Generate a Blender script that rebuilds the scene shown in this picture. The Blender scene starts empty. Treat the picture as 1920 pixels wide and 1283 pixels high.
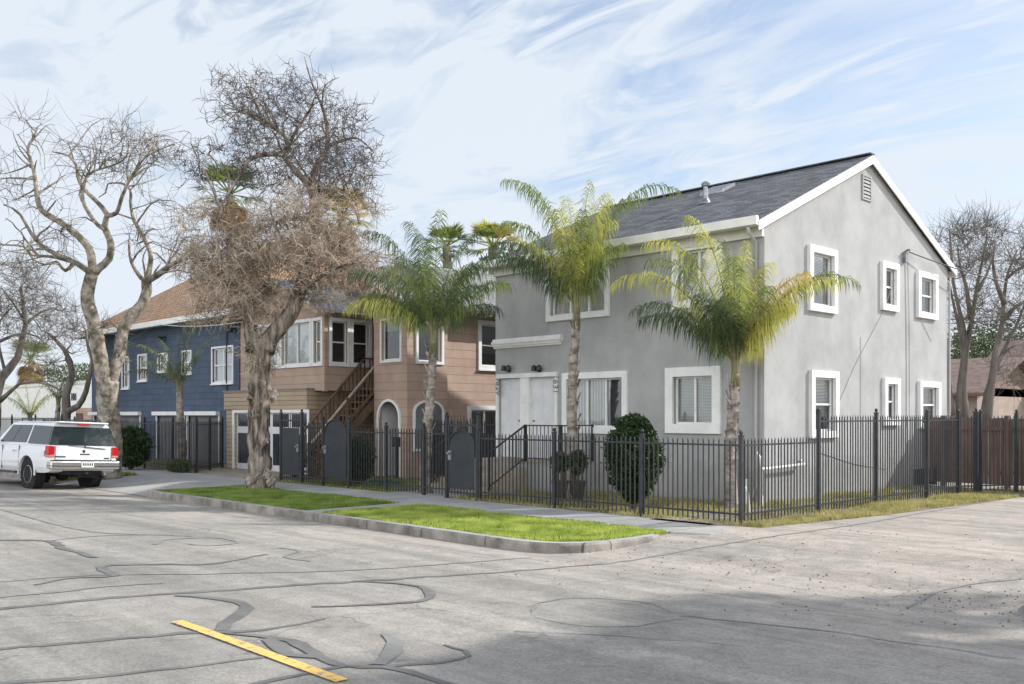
import bpy, bmesh, math, random
import numpy as np
from mathutils import Vector, Matrix
R = math.radians
sc = bpy.context.scene
COL = sc.collection
# ------------------------------------------------------------------ camera geometry
FL, HY, CX, CZ = 1804.0, 778.0, 960.0, 1.8
FWX, FWY = math.cos(R(136)), math.sin(R(136))
RTX, RTY = math.cos(R(46)), math.sin(R(46))
def ray(px, py):
    a = (px-CX)/FL; b = (HY-py)/FL
    return FWX+a*RTX, FWY+a*RTY, b
def onY(px, py, Y):
    rx, ry, rz = ray(px, py); t = Y/ry
    return t*rx, CZ+t*rz
def onX(px, py, X):
    rx, ry, rz = ray(px, py); t = X/rx
    return t*ry, CZ+t*rz
def G(px, py, z=0.0):
    rx, ry, rz = ray(px, py); t = (z-CZ)/rz
    return t*rx, t*ry
def P3(px, py, d):
    rx, ry, rz = ray(px, py)
    return Vector((d*rx, d*ry, CZ+d*rz))
def road_z(x, y):
    s = -.14*min(1, ((y-4)/5.6)**2)
    if y > 9.6:
        k = min(1, (y-9.6)/3.6); k = k*k*(3-2*k)
        s = -.14*(1-k)
    return s
def GR(px, py):
    z = -.08
    for _ in range(8):
        x, y = G(px, py, z); z = .5*z+.5*road_z(x, y)
    return x, y
# ------------------------------------------------------------------ mesh helpers
ORG = {}
def tag(o, label=None, cat=None, group=None, kind=None):
    if label: o['label'] = label
    if cat: o['category'] = cat
    if group: o['group'] = group
    if kind: o['kind'] = kind
    return o
def empty(name, loc, label, cat, group=None):
    o = bpy.data.objects.new(name, None); COL.objects.link(o)
    o.location = loc; o.empty_display_size = .2
    ORG[o.name] = Vector(loc)
    return tag(o, label, cat, group)
class MB:
    def __init__(s): s.v = []; s.f = []; s.m = []; s.mi = 0
    def add(s, vs, fs):
        n = len(s.v); s.v.extend(tuple(v) for v in vs)
        for f in fs: s.f.append(tuple(n+i for i in f)); s.m.append(s.mi)
        return s
    def box(s, x0, x1, y0, y1, z0, z1):
        return s.add([(x0,y0,z0),(x1,y0,z0),(x1,y1,z0),(x0,y1,z0),(x0,y0,z1),(x1,y0,z1),(x1,y1,z1),(x0,y1,z1)],
            [(0,3,2,1),(4,5,6,7),(0,1,5,4),(1,2,6,5),(2,3,7,6),(3,0,4,7)])
    def hexa(s, p):   # 8 points, bottom ring 4, top ring 4
        return s.add(p, [(0,3,2,1),(4,5,6,7),(0,1,5,4),(1,2,6,5),(2,3,7,6),(3,0,4,7)])
    def bar(s, a, b, w, h=None, up=(0,0,1)):
        a = Vector(a); b = Vector(b); h = h or w
        d = (b-a).normalized(); u = Vector(up)
        if abs(d.dot(u)) > .98: u = Vector((1,0,0))
        r = d.cross(u).normalized(); u = r.cross(d).normalized()
        r *= w/2; u *= h/2
        return s.hexa([a-r-u, a+r-u, a+r+u, a-r+u, b-r-u, b+r-u, b+r+u, b-r+u])
    def quad(s, *p): return s.add(p, [tuple(range(len(p)))])
    def prism(s, pts, d):   # polygon extruded by vector d
        n = len(pts); d = Vector(d); P = [Vector(p) for p in pts]
        return s.add(P+[p+d for p in P], [tuple(range(n))[::-1], tuple(range(n, 2*n))]+[(i,(i+1)%n,(i+1)%n+n,i+n) for i in range(n)])
    def tube(s, pts, rad, k=6, cap=True):
        pts = [Vector(p) for p in pts]; n = len(pts)
        if not hasattr(rad, '__len__'): rad = [rad]*n
        vs = []; up = Vector((0,0,1)); r = None
        for i, p in enumerate(pts):
            d = (pts[min(i+1,n-1)]-pts[max(i-1,0)])
            if d.length < 1e-7: d = Vector((0,0,1))
            d.normalize()
            if r is None:
                r = d.cross(up) if abs(d.z) < .95 else d.cross(Vector((1,0,0)))
            else: r = r - d*r.dot(d)
            if r.length < 1e-6: r = d.cross(Vector((.3,.8,.1)))
            r.normalize(); q = d.cross(r)
            for j in range(k):
                a = 2*math.pi*j/k
                vs.append(p+(r*math.cos(a)+q*math.sin(a))*rad[i])
        fs = [(i*k+j, i*k+(j+1)%k, (i+1)*k+(j+1)%k, (i+1)*k+j) for i in range(n-1) for j in range(k)]
        if cap: fs += [tuple(range(k))[::-1], tuple(range((n-1)*k, n*k))]
        return s.add(vs, fs)
    def lathe(s, prof, c=(0,0,0), k=20, axis='z'):
        vs = []
        for r_, h in prof:
            for j in range(k):
                a = 2*math.pi*j/k; x, y = r_*math.cos(a), r_*math.sin(a)
                p = (x,y,h) if axis == 'z' else ((x,h,y) if axis == 'y' else (h,x,y))
                vs.append((c[0]+p[0], c[1]+p[1], c[2]+p[2]))
        n = len(prof)
        fs = [(i*k+j, i*k+(j+1)%k, (i+1)*k+(j+1)%k, (i+1)*k+j) for i in range(n-1) for j in range(k)]
        fs += [tuple(range(k))[::-1], tuple(range((n-1)*k, n*k))]
        return s.add(vs, fs)
    def build(s, name, mats, parent=None, smooth=False, local=False, fix=True, bevel=0):
        me = bpy.data.meshes.new(name)
        o_ = Vector((0,0,0))
        if parent is not None and not local: o_ = ORG.get(parent.name, Vector((0,0,0)))
        me.from_pydata([(v[0]-o_.x, v[1]-o_.y, v[2]-o_.z) for v in s.v], [], s.f)
        if not isinstance(mats, (list, tuple)): mats = [mats]
        for m in mats: me.materials.append(m)
        if len(mats) > 1: me.polygons.foreach_set('material_index', s.m)
        if fix:
            b = bmesh.new(); b.from_mesh(me); bmesh.ops.recalc_face_normals(b, faces=b.faces); b.to_mesh(me); b.free()
        if smooth: me.polygons.foreach_set('use_smooth', [True]*len(me.polygons))
        me.update()
        o = bpy.data.objects.new(name, me); COL.objects.link(o)
        if bevel:
            m = o.modifiers.new('bevel', 'BEVEL'); m.width = bevel; m.segments = 2; m.limit_method = 'ANGLE'
        if parent is not None:
            o.parent = parent; ORG[o.name] = o_
        else: ORG[o.name] = Vector((0,0,0))
        return o
def struct(mb, name, m, **k):
    return tag(mb.build(name, m, **k), kind='structure')
class Pl:      # a wall plane: a along u, b up, c outward
    def __init__(s, o, u, n): s.o = Vector(o); s.u = Vector(u); s.n = Vector(n)
    def p(s, a, b, c=0): return s.o+s.u*a+Vector((0,0,b))+s.n*c
    def box(s, mb, a0, a1, b0, b1, c0, c1):
        return mb.hexa([s.p(a0,b0,c0), s.p(a1,b0,c0), s.p(a1,b0,c1), s.p(a0,b0,c1), s.p(a0,b1,c0), s.p(a1,b1,c0), s.p(a1,b1,c1), s.p(a0,b1,c1)])
    def wall(s, mb, a0, a1, b0, b1, holes=(), depth=.14):
        A = sorted({a0, a1, *[min(max(h[i], a0), a1) for h in holes for i in (0, 1)]}); B = sorted({b0, b1, *[min(max(h[i], b0), b1) for h in holes for i in (2, 3)]})
        for i in range(len(A)-1):
            for j in range(len(B)-1):
                ca, cb = (A[i]+A[i+1])/2, (B[j]+B[j+1])/2
                if any(h[0] < ca < h[1] and h[2] < cb < h[3] for h in holes): continue
                mb.quad(s.p(A[i],B[j]), s.p(A[i+1],B[j]), s.p(A[i+1],B[j+1]), s.p(A[i],B[j+1]))
        for h in holes:
            x0, x1, z0, z1 = h
            for e in ((x0,z0,x1,z0),(x1,z0,x1,z1),(x1,z1,x0,z1),(x0,z1,x0,z0)):
                mb.quad(s.p(e[0],e[1]), s.p(e[2],e[3]), s.p(e[2],e[3],-depth), s.p(e[0],e[1],-depth))
# ------------------------------------------------------------------ materials
MC = {}
def nmat(name):
    m = bpy.data.materials.new(name); m.use_nodes = True
    nt = m.node_tree; b = nt.nodes['Principled BSDF']
    return m, nt, b
def N(nt, t, **k):
    n = nt.nodes.new(t)
    for a, v in k.items():
        if a in n.inputs: n.inputs[a].default_value = v
        else: setattr(n, a, v)
    return n
def lin(c):   # 0..255 display colour to linear
    return tuple(((x/255)/12.92 if x/255 <= .04045 else ((x/255+.055)/1.055)**2.4) for x in c)+(1,)
def ramp(nt, f, stops):
    r = nt.nodes.new('ShaderNodeValToRGB'); e = r.color_ramp.elements
    e[0].position, e[0].color = stops[0]; e[1].position, e[1].color = stops[-1]
    for p, c in stops[1:-1]:
        x = e.new(p); x.color = c
    nt.links.new(f, r.inputs[0]); return r.outputs[0]
def noisy(name, c1, c2, scale=2, rough=.85, bs=40, bump=.15, detail=4, metal=0, spec=.3, stretch=(1,1,1), fine=0, trans=0, dist=.01, contrast=(.35,.65)):
    m, nt, b = nmat(name); L = nt.links.new
    tc = N(nt, 'ShaderNodeTexCoord'); mp = N(nt, 'ShaderNodeMapping'); mp.inputs['Scale'].default_value = stretch
    L(tc.outputs['Object'], mp.inputs[0])
    n = N(nt, 'ShaderNodeTexNoise', Scale=scale, Detail=detail, Roughness=.6); L(mp.outputs[0], n.inputs['Vector'])
    c = ramp(nt, n.outputs['Fac'], [(contrast[0], (*c1[:3],1)), (contrast[1], (*c2[:3],1))])
    if fine:
        n3 = N(nt, 'ShaderNodeTexNoise', Scale=bs*1.3, Detail=3); L(mp.outputs[0], n3.inputs['Vector'])
        mx = N(nt, 'ShaderNodeMix', data_type='RGBA', blend_type='OVERLAY'); mx.inputs[0].default_value = fine
        L(c, mx.inputs[6]); L(n3.outputs['Fac'], mx.inputs[7]); c = mx.outputs[2]
    L(c, b.inputs['Base Color'])
    b.inputs['Roughness'].default_value = rough; b.inputs['Metallic'].default_value = metal
    b.inputs['Specular IOR Level'].default_value = spec
    if bump:
        n2 = N(nt, 'ShaderNodeTexNoise', Scale=bs, Detail=3); L(mp.outputs[0], n2.inputs['Vector'])
        bp = N(nt, 'ShaderNodeBump', Strength=bump, Distance=dist); L(n2.outputs['Fac'], bp.inputs['Height']); L(bp.outputs[0], b.inputs['Normal'])
    if trans:
        tr = N(nt, 'ShaderNodeBsdfTranslucent'); mix = N(nt, 'ShaderNodeMixShader'); mix.inputs[0].default_value = trans
        g = N(nt, 'ShaderNodeMix', data_type='RGBA', blend_type='MULTIPLY'); g.inputs[0].default_value = 1; g.inputs[7].default_value = (1.3,1.25,.8,1)
        L(c, g.inputs[6]); L(g.outputs[2], tr.inputs[0])
        L(b.outputs[0], mix.inputs[1]); L(tr.outputs[0], mix.inputs[2]); L(mix.outputs[0], nt.nodes['Material Output'].inputs[0])
    return m
def courses(name, c1, c2, mortar, w, h, zk=1, mort=.012, rough=.85, bump=.5, offset=.5, vary=1.5, amt=.35, yk=1):
    """rows of shingles or boards; horizontal coordinate is x+y, vertical is z"""
    m, nt, b = nmat(name); L = nt.links.new
    tc = N(nt, 'ShaderNodeTexCoord'); sp = N(nt, 'ShaderNodeSeparateXYZ'); L(tc.outputs['Object'], sp.inputs[0])
    ad = N(nt, 'ShaderNodeMath', operation='ADD'); L(sp.outputs[0], ad.inputs[0]); L(sp.outputs[1], ad.inputs[1])
    mz = N(nt, 'ShaderNodeMath', operation='MULTIPLY'); L(sp.outputs[2], mz.inputs[0]); mz.inputs[1].default_value = zk
    cb = N(nt, 'ShaderNodeCombineXYZ'); L(ad.outputs[0], cb.inputs[0]); L(mz.outputs[0], cb.inputs[1])
    br = N(nt, 'ShaderNodeTexBrick', Scale=1.0); br.offset = offset
    br.inputs['Color1'].default_value = (*c1[:3],1); br.inputs['Color2'].default_value = (*c2[:3],1); br.inputs['Mortar'].default_value = (*mortar[:3],1)
    br.inputs['Mortar Size'].default_value = mort; br.inputs['Mortar Smooth'].default_value = .3; br.inputs['Bias'].default_value = 0
    br.inputs['Brick Width'].default_value = w; br.inputs['Row Height'].default_value = h
    L(cb.outputs[0], br.inputs['Vector'])
    n = N(nt, 'ShaderNodeTexNoise', Scale=vary, Detail=5, Roughness=.65); L(tc.outputs['Object'], n.inputs['Vector'])
    mx = N(nt, 'ShaderNodeMix', data_type='RGBA', blend_type='OVERLAY'); mx.inputs[0].default_value = amt
    L(br.outputs['Color'], mx.inputs[6]); L(n.outputs['Fac'], mx.inputs[7]); L(mx.outputs[2], b.inputs['Base Color'])
    b.inputs['Roughness'].default_value = rough; b.inputs['Specular IOR Level'].default_value = .25
    # each row tilts outward like a lapped board
    fr = N(nt, 'ShaderNodeMath', operation='FRACT'); dv = N(nt, 'ShaderNodeMath', operation='DIVIDE'); dv.inputs[1].default_value = h
    L(mz.outputs[0], dv.inputs[0]); L(dv.outputs[0], fr.inputs[0])
    iv = N(nt, 'ShaderNodeMath', operation='SUBTRACT'); iv.inputs[0].default_value = 1; L(fr.outputs[0], iv.inputs[1])
    n2 = N(nt, 'ShaderNodeTexNoise', Scale=60, Detail=2); L(tc.outputs['Object'], n2.inputs['Vector'])
    a2 = N(nt, 'ShaderNodeMath', operation='MULTIPLY_ADD'); L(n2.outputs['Fac'], a2.inputs[0]); a2.inputs[1].default_value = .3; L(iv.outputs[0], a2.inputs[2])
    bp = N(nt, 'ShaderNodeBump', Strength=bump, Distance=.015); L(a2.outputs[0], bp.inputs['Height']); L(bp.outputs[0], b.inputs['Normal'])
    return m
def glass(name, tint=(.55,.6,.6), refl=.3):
    m, nt, b = nmat(name); L = nt.links.new; nt.nodes.remove(b)
    t = N(nt, 'ShaderNodeBsdfTransparent'); t.inputs[0].default_value = (*tint, 1)
    g = N(nt, 'ShaderNodeBsdfGlossy', Roughness=.03)
    tc = N(nt, 'ShaderNodeTexCoord'); n = N(nt, 'ShaderNodeTexNoise', Scale=1.3, Detail=1); L(tc.outputs['Object'], n.inputs['Vector'])
    bp = N(nt, 'ShaderNodeBump', Strength=.06, Distance=.05); L(n.outputs['Fac'], bp.inputs['Height']); L(bp.outputs[0], g.inputs['Normal'])
    f = N(nt, 'ShaderNodeFresnel', IOR=1.5); ad = N(nt, 'ShaderNodeMath', operation='ADD', use_clamp=True); ad.inputs[1].default_value = refl
    L(f.outputs[0], ad.inputs[0]); mx = N(nt, 'ShaderNodeMixShader'); L(ad.outputs[0], mx.inputs[0]); L(t.outputs[0], mx.inputs[1]); L(g.outputs[0], mx.inputs[2])
    L(mx.outputs[0], nt.nodes['Material Output'].inputs[0]); return m

M = {}
M['stucco'] = noisy('pale grey stucco', (.335,.336,.335), (.445,.444,.44), 1.1, .9, 70, .35, detail=7, fine=.25, contrast=(.3,.7))
M['white'] = noisy('white painted wood', (.74,.74,.72), (.84,.84,.82), 3, .6, 30, .06)
M['cream'] = noisy('cream painted gutter', (.66,.65,.6), (.76,.75,.7), 3, .55, 30, .05)
M['whitedoor'] = noisy('white door paint', (.62,.63,.64), (.72,.73,.74), 2, .45, 30, .04)
M['sh_grey'] = courses('charcoal asphalt shingle', (.075,.077,.082), (.16,.163,.17), (.045,.046,.05), .3, .14, zk=2.4, mort=.008, bump=.6, vary=6, amt=.5)
M['sh_dark'] = courses('dark slate shingle', (.07,.085,.1), (.11,.125,.145), (.03,.035,.04), .3, .14, zk=2.6, mort=.008, vary=6, amt=.5)
M['sh_pale'] = courses('sunlit grey shingle', (.2,.2,.2), (.3,.3,.29), (.12,.12,.12), .3, .14, zk=2.6, mort=.008, vary=6, amt=.5)  # sun on the east slope is put into this paler grey
M['sh_tan'] = courses('tan shake shingle', (.36,.22,.13), (.5,.32,.2), (.1,.065,.045), .25, .2, zk=1.7, mort=.02, bump=.9, vary=5, amt=.4)
M['tan_side'] = courses('tan shingle siding', (.41,.3,.235), (.45,.335,.265), (.29,.21,.16), 2.4, .25, mort=.008, bump=.9, vary=2, amt=.25)
M['beige_side'] = courses('beige lap siding', (.4,.31,.225), (.45,.355,.26), (.2,.15,.1), 3, .14, mort=.01, bump=.9, vary=2, amt=.2)
M['blue_side'] = courses('navy blue siding', (.072,.097,.142), (.087,.115,.165), (.048,.068,.102), .7, .24, mort=.009, bump=.7, vary=1.2, amt=.3)
M['brown'] = noisy('dark brown timber', (.09,.06,.045), (.16,.105,.075), 6, .8, 40, .2, stretch=(1,1,.3))
M['black'] = noisy('black wrought iron paint', (.018,.02,.024), (.035,.038,.042), 8, .45, 60, .1, spec=.5)
M['blackpan'] = noisy('black sheet metal', (.022,.027,.033), (.036,.042,.05), 2, .5, 30, .05, spec=.4)
M['conc'] = noisy('concrete', (.33,.32,.3), (.44,.43,.405), 1.4, .92, 90, .3, detail=7, fine=.35)
M['kerb'] = noisy('stained kerb concrete', (.1,.088,.075), (.33,.3,.265), 2.2, .95, 50, .5, detail=8, fine=.4, contrast=(.3,.6))
M['tanconc'] = noisy('tan painted concrete', (.3,.25,.19), (.42,.36,.28), 2, .9, 60, .2)
M['dark'] = noisy('dark room interior', (.04,.043,.045), (.07,.073,.076), 3, .95, 10, 0)
M['blind'] = noisy('pale window blinds', (.78,.78,.76), (.86,.86,.83), 3, .7, 10, 0)
M['blind2'] = noisy('dim window blinds', (.5,.51,.5), (.6,.61,.6), 3, .7, 10, 0)
M['glass'] = glass('window glass', (.86,.9,.9), .1)
M['glassr'] = glass('reflective window glass', (.8,.85,.87), .3)
M['door_grey'] = noisy('grey painted garage door', (.13,.135,.14), (.19,.195,.2), 1.5, .7, 30, .08)
M['navy'] = noisy('dark glazed panel', (.025,.028,.036), (.05,.053,.062), 2, .12, 5, 0, spec=.6)
M['metal'] = noisy('galvanised metal', (.22,.23,.24), (.36,.37,.38), 8, .4, 40, .08, metal=.7)
M['redwood'] = noisy('red stained fence boards', (.11,.066,.054), (.2,.125,.1), 5, .85, 40, .3, stretch=(1,1,.15))
M['dryleaf'] = noisy('dead palm thatch', (.2,.13,.06), (.36,.25,.13), 4, .9, 30, .2, trans=.2)
M['bark_pale'] = noisy('pale mottled bark', (.09,.085,.055), (.38,.33,.28), 4.5, .95, 30, .7, detail=8, fine=.5, dist=.03, contrast=(.38,.62))
M['bark_rough'] = noisy('rough furrowed bark', (.07,.057,.047), (.38,.325,.27), 7, .97, 16, 1.0, detail=8, stretch=(1,1,.22), fine=.5, dist=.06, contrast=(.4,.62))
M['twig_dark'] = noisy('dark bare twigs', (.08,.065,.062), (.16,.135,.125), 3, .95, 30, 0)
M['twig_beige'] = noisy('dry beige twigs', (.21,.165,.125), (.52,.43,.34), 2.5, .95, 30, 0, contrast=(.4,.6))
M['palmtrunk'] = noisy('ringed palm trunk', (.14,.115,.1), (.44,.39,.345), 4, .95, 20, .8, detail=6, stretch=(1,1,2.2), fine=.5, dist=.03)
M['palmg'] = noisy('green palm leaflets', (.09,.14,.045), (.28,.34,.12), 5, .6, 10, 0, trans=.4)
M['palmd'] = noisy('deep green palm leaflets', (.05,.085,.045), (.14,.19,.1), 5, .55, 10, 0, trans=.35)
M['palmy'] = noisy('yellow green palm leaflets', (.3,.34,.07), (.62,.58,.2), 5, .65, 10, 0, trans=.42)
M['palmo'] = noisy('ochre palm leaflets', (.42,.32,.1), (.64,.52,.24), 5, .7, 10, 0, trans=.4)
M['rachis'] = noisy('palm leaf stalk', (.13,.13,.06), (.25,.23,.12), 4, .6, 10, 0)
M['bush'] = noisy('dark glossy shrub leaves', (.015,.035,.012), (.045,.08,.025), 5, .5, 10, 0, trans=.2)
M['bush2'] = noisy('grey green leaves', (.05,.07,.035), (.11,.14,.07), 5, .7, 10, 0, trans=.25)
M['grassb'] = noisy('bright grass blades', (.21,.3,.055), (.5,.56,.16), 2, .7, 10, 0, trans=.4)
M['grass_shade'] = noisy('shaded green grass blades', (.13,.2,.045), (.32,.4,.11), 1.6, .7, 10, 0, trans=.4)  # shaded copy of the strip grass: shade put into the greener, darker colour
M['grassd'] = noisy('dry mixed grass blades', (.24,.24,.1), (.5,.45,.24), 3, .8, 10, 0, trans=.35)
M['turf'] = noisy('turf soil', (.13,.14,.05), (.25,.26,.09), 3, 1, 40, .5, fine=.4)
M['dirt'] = noisy('bare yard soil', (.16,.12,.075), (.24,.22,.11), 2.5, 1, 40, .6, detail=8, fine=.5)
M['terracotta'] = noisy('dark plant pot', (.05,.04,.035), (.09,.07,.06), 6, .7, 20, .1)
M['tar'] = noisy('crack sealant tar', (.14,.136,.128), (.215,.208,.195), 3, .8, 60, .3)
M['tar_shadow'] = noisy('faded crack sealant and cable shadow', (.22,.215,.2), (.3,.29,.27), 3, .85, 60, .3)
M['yellow'] = noisy('worn yellow road paint', (.36,.31,.24), (.8,.53,.15), 16, .85, 60, .3, detail=8, fine=.3, contrast=(.37,.48))
M['numeral'] = noisy('grey numerals', (.2,.2,.2), (.26,.26,.26), 3, .6, 10, 0)
M['lettering'] = noisy('dark lettering', (.03,.03,.032), (.05,.05,.05), 3, .6, 10, 0)
def concrete_walk(src_='conc', nm='jointed sidewalk'):
    m = M[src_].copy(); m.name = nm; nt = m.node_tree; L = nt.links.new; b = nt.nodes['Principled BSDF']
    tc = N(nt, 'ShaderNodeTexCoord'); br = N(nt, 'ShaderNodeTexBrick', Scale=1.0); br.offset = 0
    br.inputs['Color1'].default_value = (.46,.46,.46,1); br.inputs['Color2'].default_value = (.56,.56,.56,1); br.inputs['Mortar'].default_value = (.12,.12,.12,1)
    br.inputs['Mortar Size'].default_value = .012; br.inputs['Brick Width'].default_value = 1.5; br.inputs['Row Height'].default_value = 1.5
    L(tc.outputs['Object'], br.inputs['Vector'])
    src = b.inputs['Base Color'].links[0].from_socket
    mx = N(nt, 'ShaderNodeMix', data_type='RGBA', blend_type='OVERLAY'); mx.inputs[0].default_value = .8
    L(src, mx.inputs[6]); L(br.outputs['Color'], mx.inputs[7]); L(mx.outputs[2], b.inputs['Base Color'])
    return m
M['walk'] = concrete_walk(); M['kerbj'] = concrete_walk('kerb', 'jointed kerb')
def weather(m, amt=.35):
    nt = m.node_tree; L = nt.links.new; b = nt.nodes['Principled BSDF']; src = b.inputs['Base Color'].links[0].from_socket
    tc = N(nt, 'ShaderNodeTexCoord'); mp = N(nt, 'ShaderNodeMapping'); mp.inputs['Scale'].default_value = (1.1,1.1,.55); L(tc.outputs['Object'], mp.inputs[0])
    n = N(nt, 'ShaderNodeTexNoise', Scale=1.6, Detail=7, Roughness=.65); L(mp.outputs[0], n.inputs['Vector']); c = ramp(nt, n.outputs['Fac'], [(.33, (.3,.3,.3,1)), (.55, (.52,.52,.52,1)), (.8, (.58,.58,.58,1))])
    sp = N(nt, 'ShaderNodeSeparateXYZ'); L(tc.outputs['Object'], sp.inputs[0]); n2 = N(nt, 'ShaderNodeTexNoise', Scale=3, Detail=6); L(tc.outputs['Object'], n2.inputs['Vector'])
    ad = N(nt, 'ShaderNodeMath', operation='MULTIPLY_ADD'); L(n2.outputs['Fac'], ad.inputs[0]); ad.inputs[1].default_value = -1.2; L(sp.outputs[2], ad.inputs[2])
    g_ = ramp(nt, ad.outputs[0], [(.0, (.36,.345,.32,1)), (.3, (.5,.5,.5,1))])
    mx = N(nt, 'ShaderNodeMix', data_type='RGBA', blend_type='OVERLAY'); mx.inputs[0].default_value = amt; L(src, mx.inputs[6]); L(c, mx.inputs[7])
    m2 = N(nt, 'ShaderNodeMix', data_type='RGBA', blend_type='OVERLAY'); m2.inputs[0].default_value = .5; L(mx.outputs[2], m2.inputs[6]); L(g_, m2.inputs[7]); L(m2.outputs[2], b.inputs['Base Color'])
weather(M['stucco'], .22); weather(M['white'], .2)
def asphalt():
    m, nt, b = nmat('worn pale asphalt'); L = nt.links.new
    tc = N(nt, 'ShaderNodeTexCoord')
    def nz(s, d=5, st=(1,1,1), r=.6, rot=0):
        mp = N(nt, 'ShaderNodeMapping'); mp.inputs['Scale'].default_value = st; mp.inputs['Rotation'].default_value = (0,0,rot); L(tc.outputs['Object'], mp.inputs[0])
        n = N(nt, 'ShaderNodeTexNoise', Scale=s, Detail=d, Roughness=r); L(mp.outputs[0], n.inputs['Vector']); return n.outputs['Fac']
    base = ramp(nt, nz(.35, 6), [(.3, (.27,.26,.232,1)), (.5, (.34,.32,.283,1)), (.7, (.4,.365,.32,1))])
    # paler dusty alley mouth
    sp = N(nt, 'ShaderNodeSeparateXYZ'); L(tc.outputs['Object'], sp.inputs[0])
    a1 = N(nt, 'ShaderNodeMapRange'); a1.inputs['From Min'].default_value = 6.5; a1.inputs['From Max'].default_value = 10.5; L(sp.outputs[1], a1.inputs[0])
    wob = N(nt, 'ShaderNodeMath', operation='MULTIPLY'); L(a1.outputs[0], wob.inputs[0])
    dn = ramp(nt, nz(.5, 6), [(.35, (0,0,0,1)), (.6, (1,1,1,1))]); L(dn, wob.inputs[1])
    mx = N(nt, 'ShaderNodeMix', data_type='RGBA'); L(wob.outputs[0], mx.inputs[0]); L(base, mx.inputs[6]); mx.inputs[7].default_value = (.47,.41,.35,1)
    # wheel streaks along the street
    st = ramp(nt, nz(1.0, 5, (.12, 1.6, 1), .6), [(.35, (.36,.36,.36,1)), (.62, (.58,.575,.57,1))])
    m2 = N(nt, 'ShaderNodeMix', data_type='RGBA', blend_type='OVERLAY'); m2.inputs[0].default_value = .5; L(mx.outputs[2], m2.inputs[6]); L(st, m2.inputs[7])
    sk = ramp(nt, nz(1.0, 4, (.1, 2.2, 1), .7, .5), [(.4, (.34,.34,.34,1)), (.56, (.52,.52,.52,1))])
    m2b = N(nt, 'ShaderNodeMix', data_type='RGBA', blend_type='OVERLAY'); m2b.inputs[0].default_value = .45; L(m2.outputs[2], m2b.inputs[6]); L(sk, m2b.inputs[7])
    mot = ramp(nt, nz(4, 8, (1,1,1), .75), [(.35, (.36,.36,.36,1)), (.65, (.6,.6,.6,1))])
    m2c = N(nt, 'ShaderNodeMix', data_type='RGBA', blend_type='OVERLAY'); m2c.inputs[0].default_value = .6; L(m2b.outputs[2], m2c.inputs[6]); L(mot, m2c.inputs[7]); m2b = m2c
    fine = ramp(nt, nz(38, 3, (1,1,1), .8), [(.3, (.25,.25,.25,1)), (.7, (.75,.75,.75,1))])
    m3 = N(nt, 'ShaderNodeMix', data_type='RGBA', blend_type='OVERLAY'); m3.inputs[0].default_value = .6; L(m2b.outputs[2], m3.inputs[6]); L(fine, m3.inputs[7])
    # hairline cracks
    vo = N(nt, 'ShaderNodeTexVoronoi', feature='DISTANCE_TO_EDGE', Scale=.8); mpv = N(nt, 'ShaderNodeMapping'); L(tc.outputs['Object'], mpv.inputs[0])
    wn = N(nt, 'ShaderNodeTexNoise', Scale=2.5, Detail=4); L(mpv.outputs[0], wn.inputs['Vector'])
    wm = N(nt, 'ShaderNodeMix', data_type='RGBA', blend_type='LINEAR_LIGHT'); wm.inputs[0].default_value = .25; L(mpv.outputs[0], wm.inputs[6]); L(wn.outputs['Color'], wm.inputs[7]); L(wm.outputs[2], vo.inputs['Vector'])
    ck = ramp(nt, vo.outputs['Distance'], [(.0, (.0,.0,.0,1)), (.014, (1,1,1,1))])
    msk = ramp(nt, nz(.6, 3), [(.44, (0,0,0,1)), (.58, (.5,.5,.5,1))])
    ci = N(nt, 'ShaderNodeMath', operation='SUBTRACT'); ci.inputs[0].default_value = 1; L(ck, ci.inputs[1])
    cm = N(nt, 'ShaderNodeMath', operation='MULTIPLY'); L(ci.outputs[0], cm.inputs[0]); L(msk, cm.inputs[1])
    m4 = N(nt, 'ShaderNodeMix', data_type='RGBA'); L(cm.outputs[0], m4.inputs[0]); L(m3.outputs[2], m4.inputs[6]); m4.inputs[7].default_value = (.09,.085,.08,1)
    L(m4.outputs[2], b.inputs['Base Color']); b.inputs['Roughness'].default_value = .9; b.inputs['Specular IOR Level'].default_value = .25
    bp = N(nt, 'ShaderNodeBump', Strength=.35, Distance=.01); L(nz(70, 4, (1,1,1), .8), bp.inputs['Height']); L(bp.outputs[0], b.inputs['Normal'])
    return m
M['asphalt'] = asphalt()
# ================================================================== ground, road, kerbs
rng = random.Random(7)
def grid_mesh(xs, ys, zf):
    mb = MB(); nx, ny = len(xs), len(ys)
    mb.add([(x, y, zf(x, y)) for y in ys for x in xs], [(j*nx+i, j*nx+i+1, (j+1)*nx+i+1, (j+1)*nx+i) for j in range(ny-1) for i in range(nx-1)])
    return mb
struct(MB().quad((-400,-300,-.35), (300,-300,-.35), (300,500,-.35), (-400,500,-.35)), 'terrain', M['dirt'])
ys = [-7+i*.4 for i in range(42)]; ys = [y for y in ys if y < 9.58]+[9.62]
xs = [-130+i*2.5 for i in range(70)]
mb = grid_mesh(xs, ys, road_z)
ya = [9.62+i*.4 for i in range(12)]+[15, 20, 30, 60]
mb2 = grid_mesh([-10.3, -9.4, -8.9, -8.4, -7, -5.5, -4, -3.1], ya, lambda x, y: road_z(x, y))
mb.add(mb2.v, mb2.f)
struct(mb, 'road', M['asphalt'], smooth=True)
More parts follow.
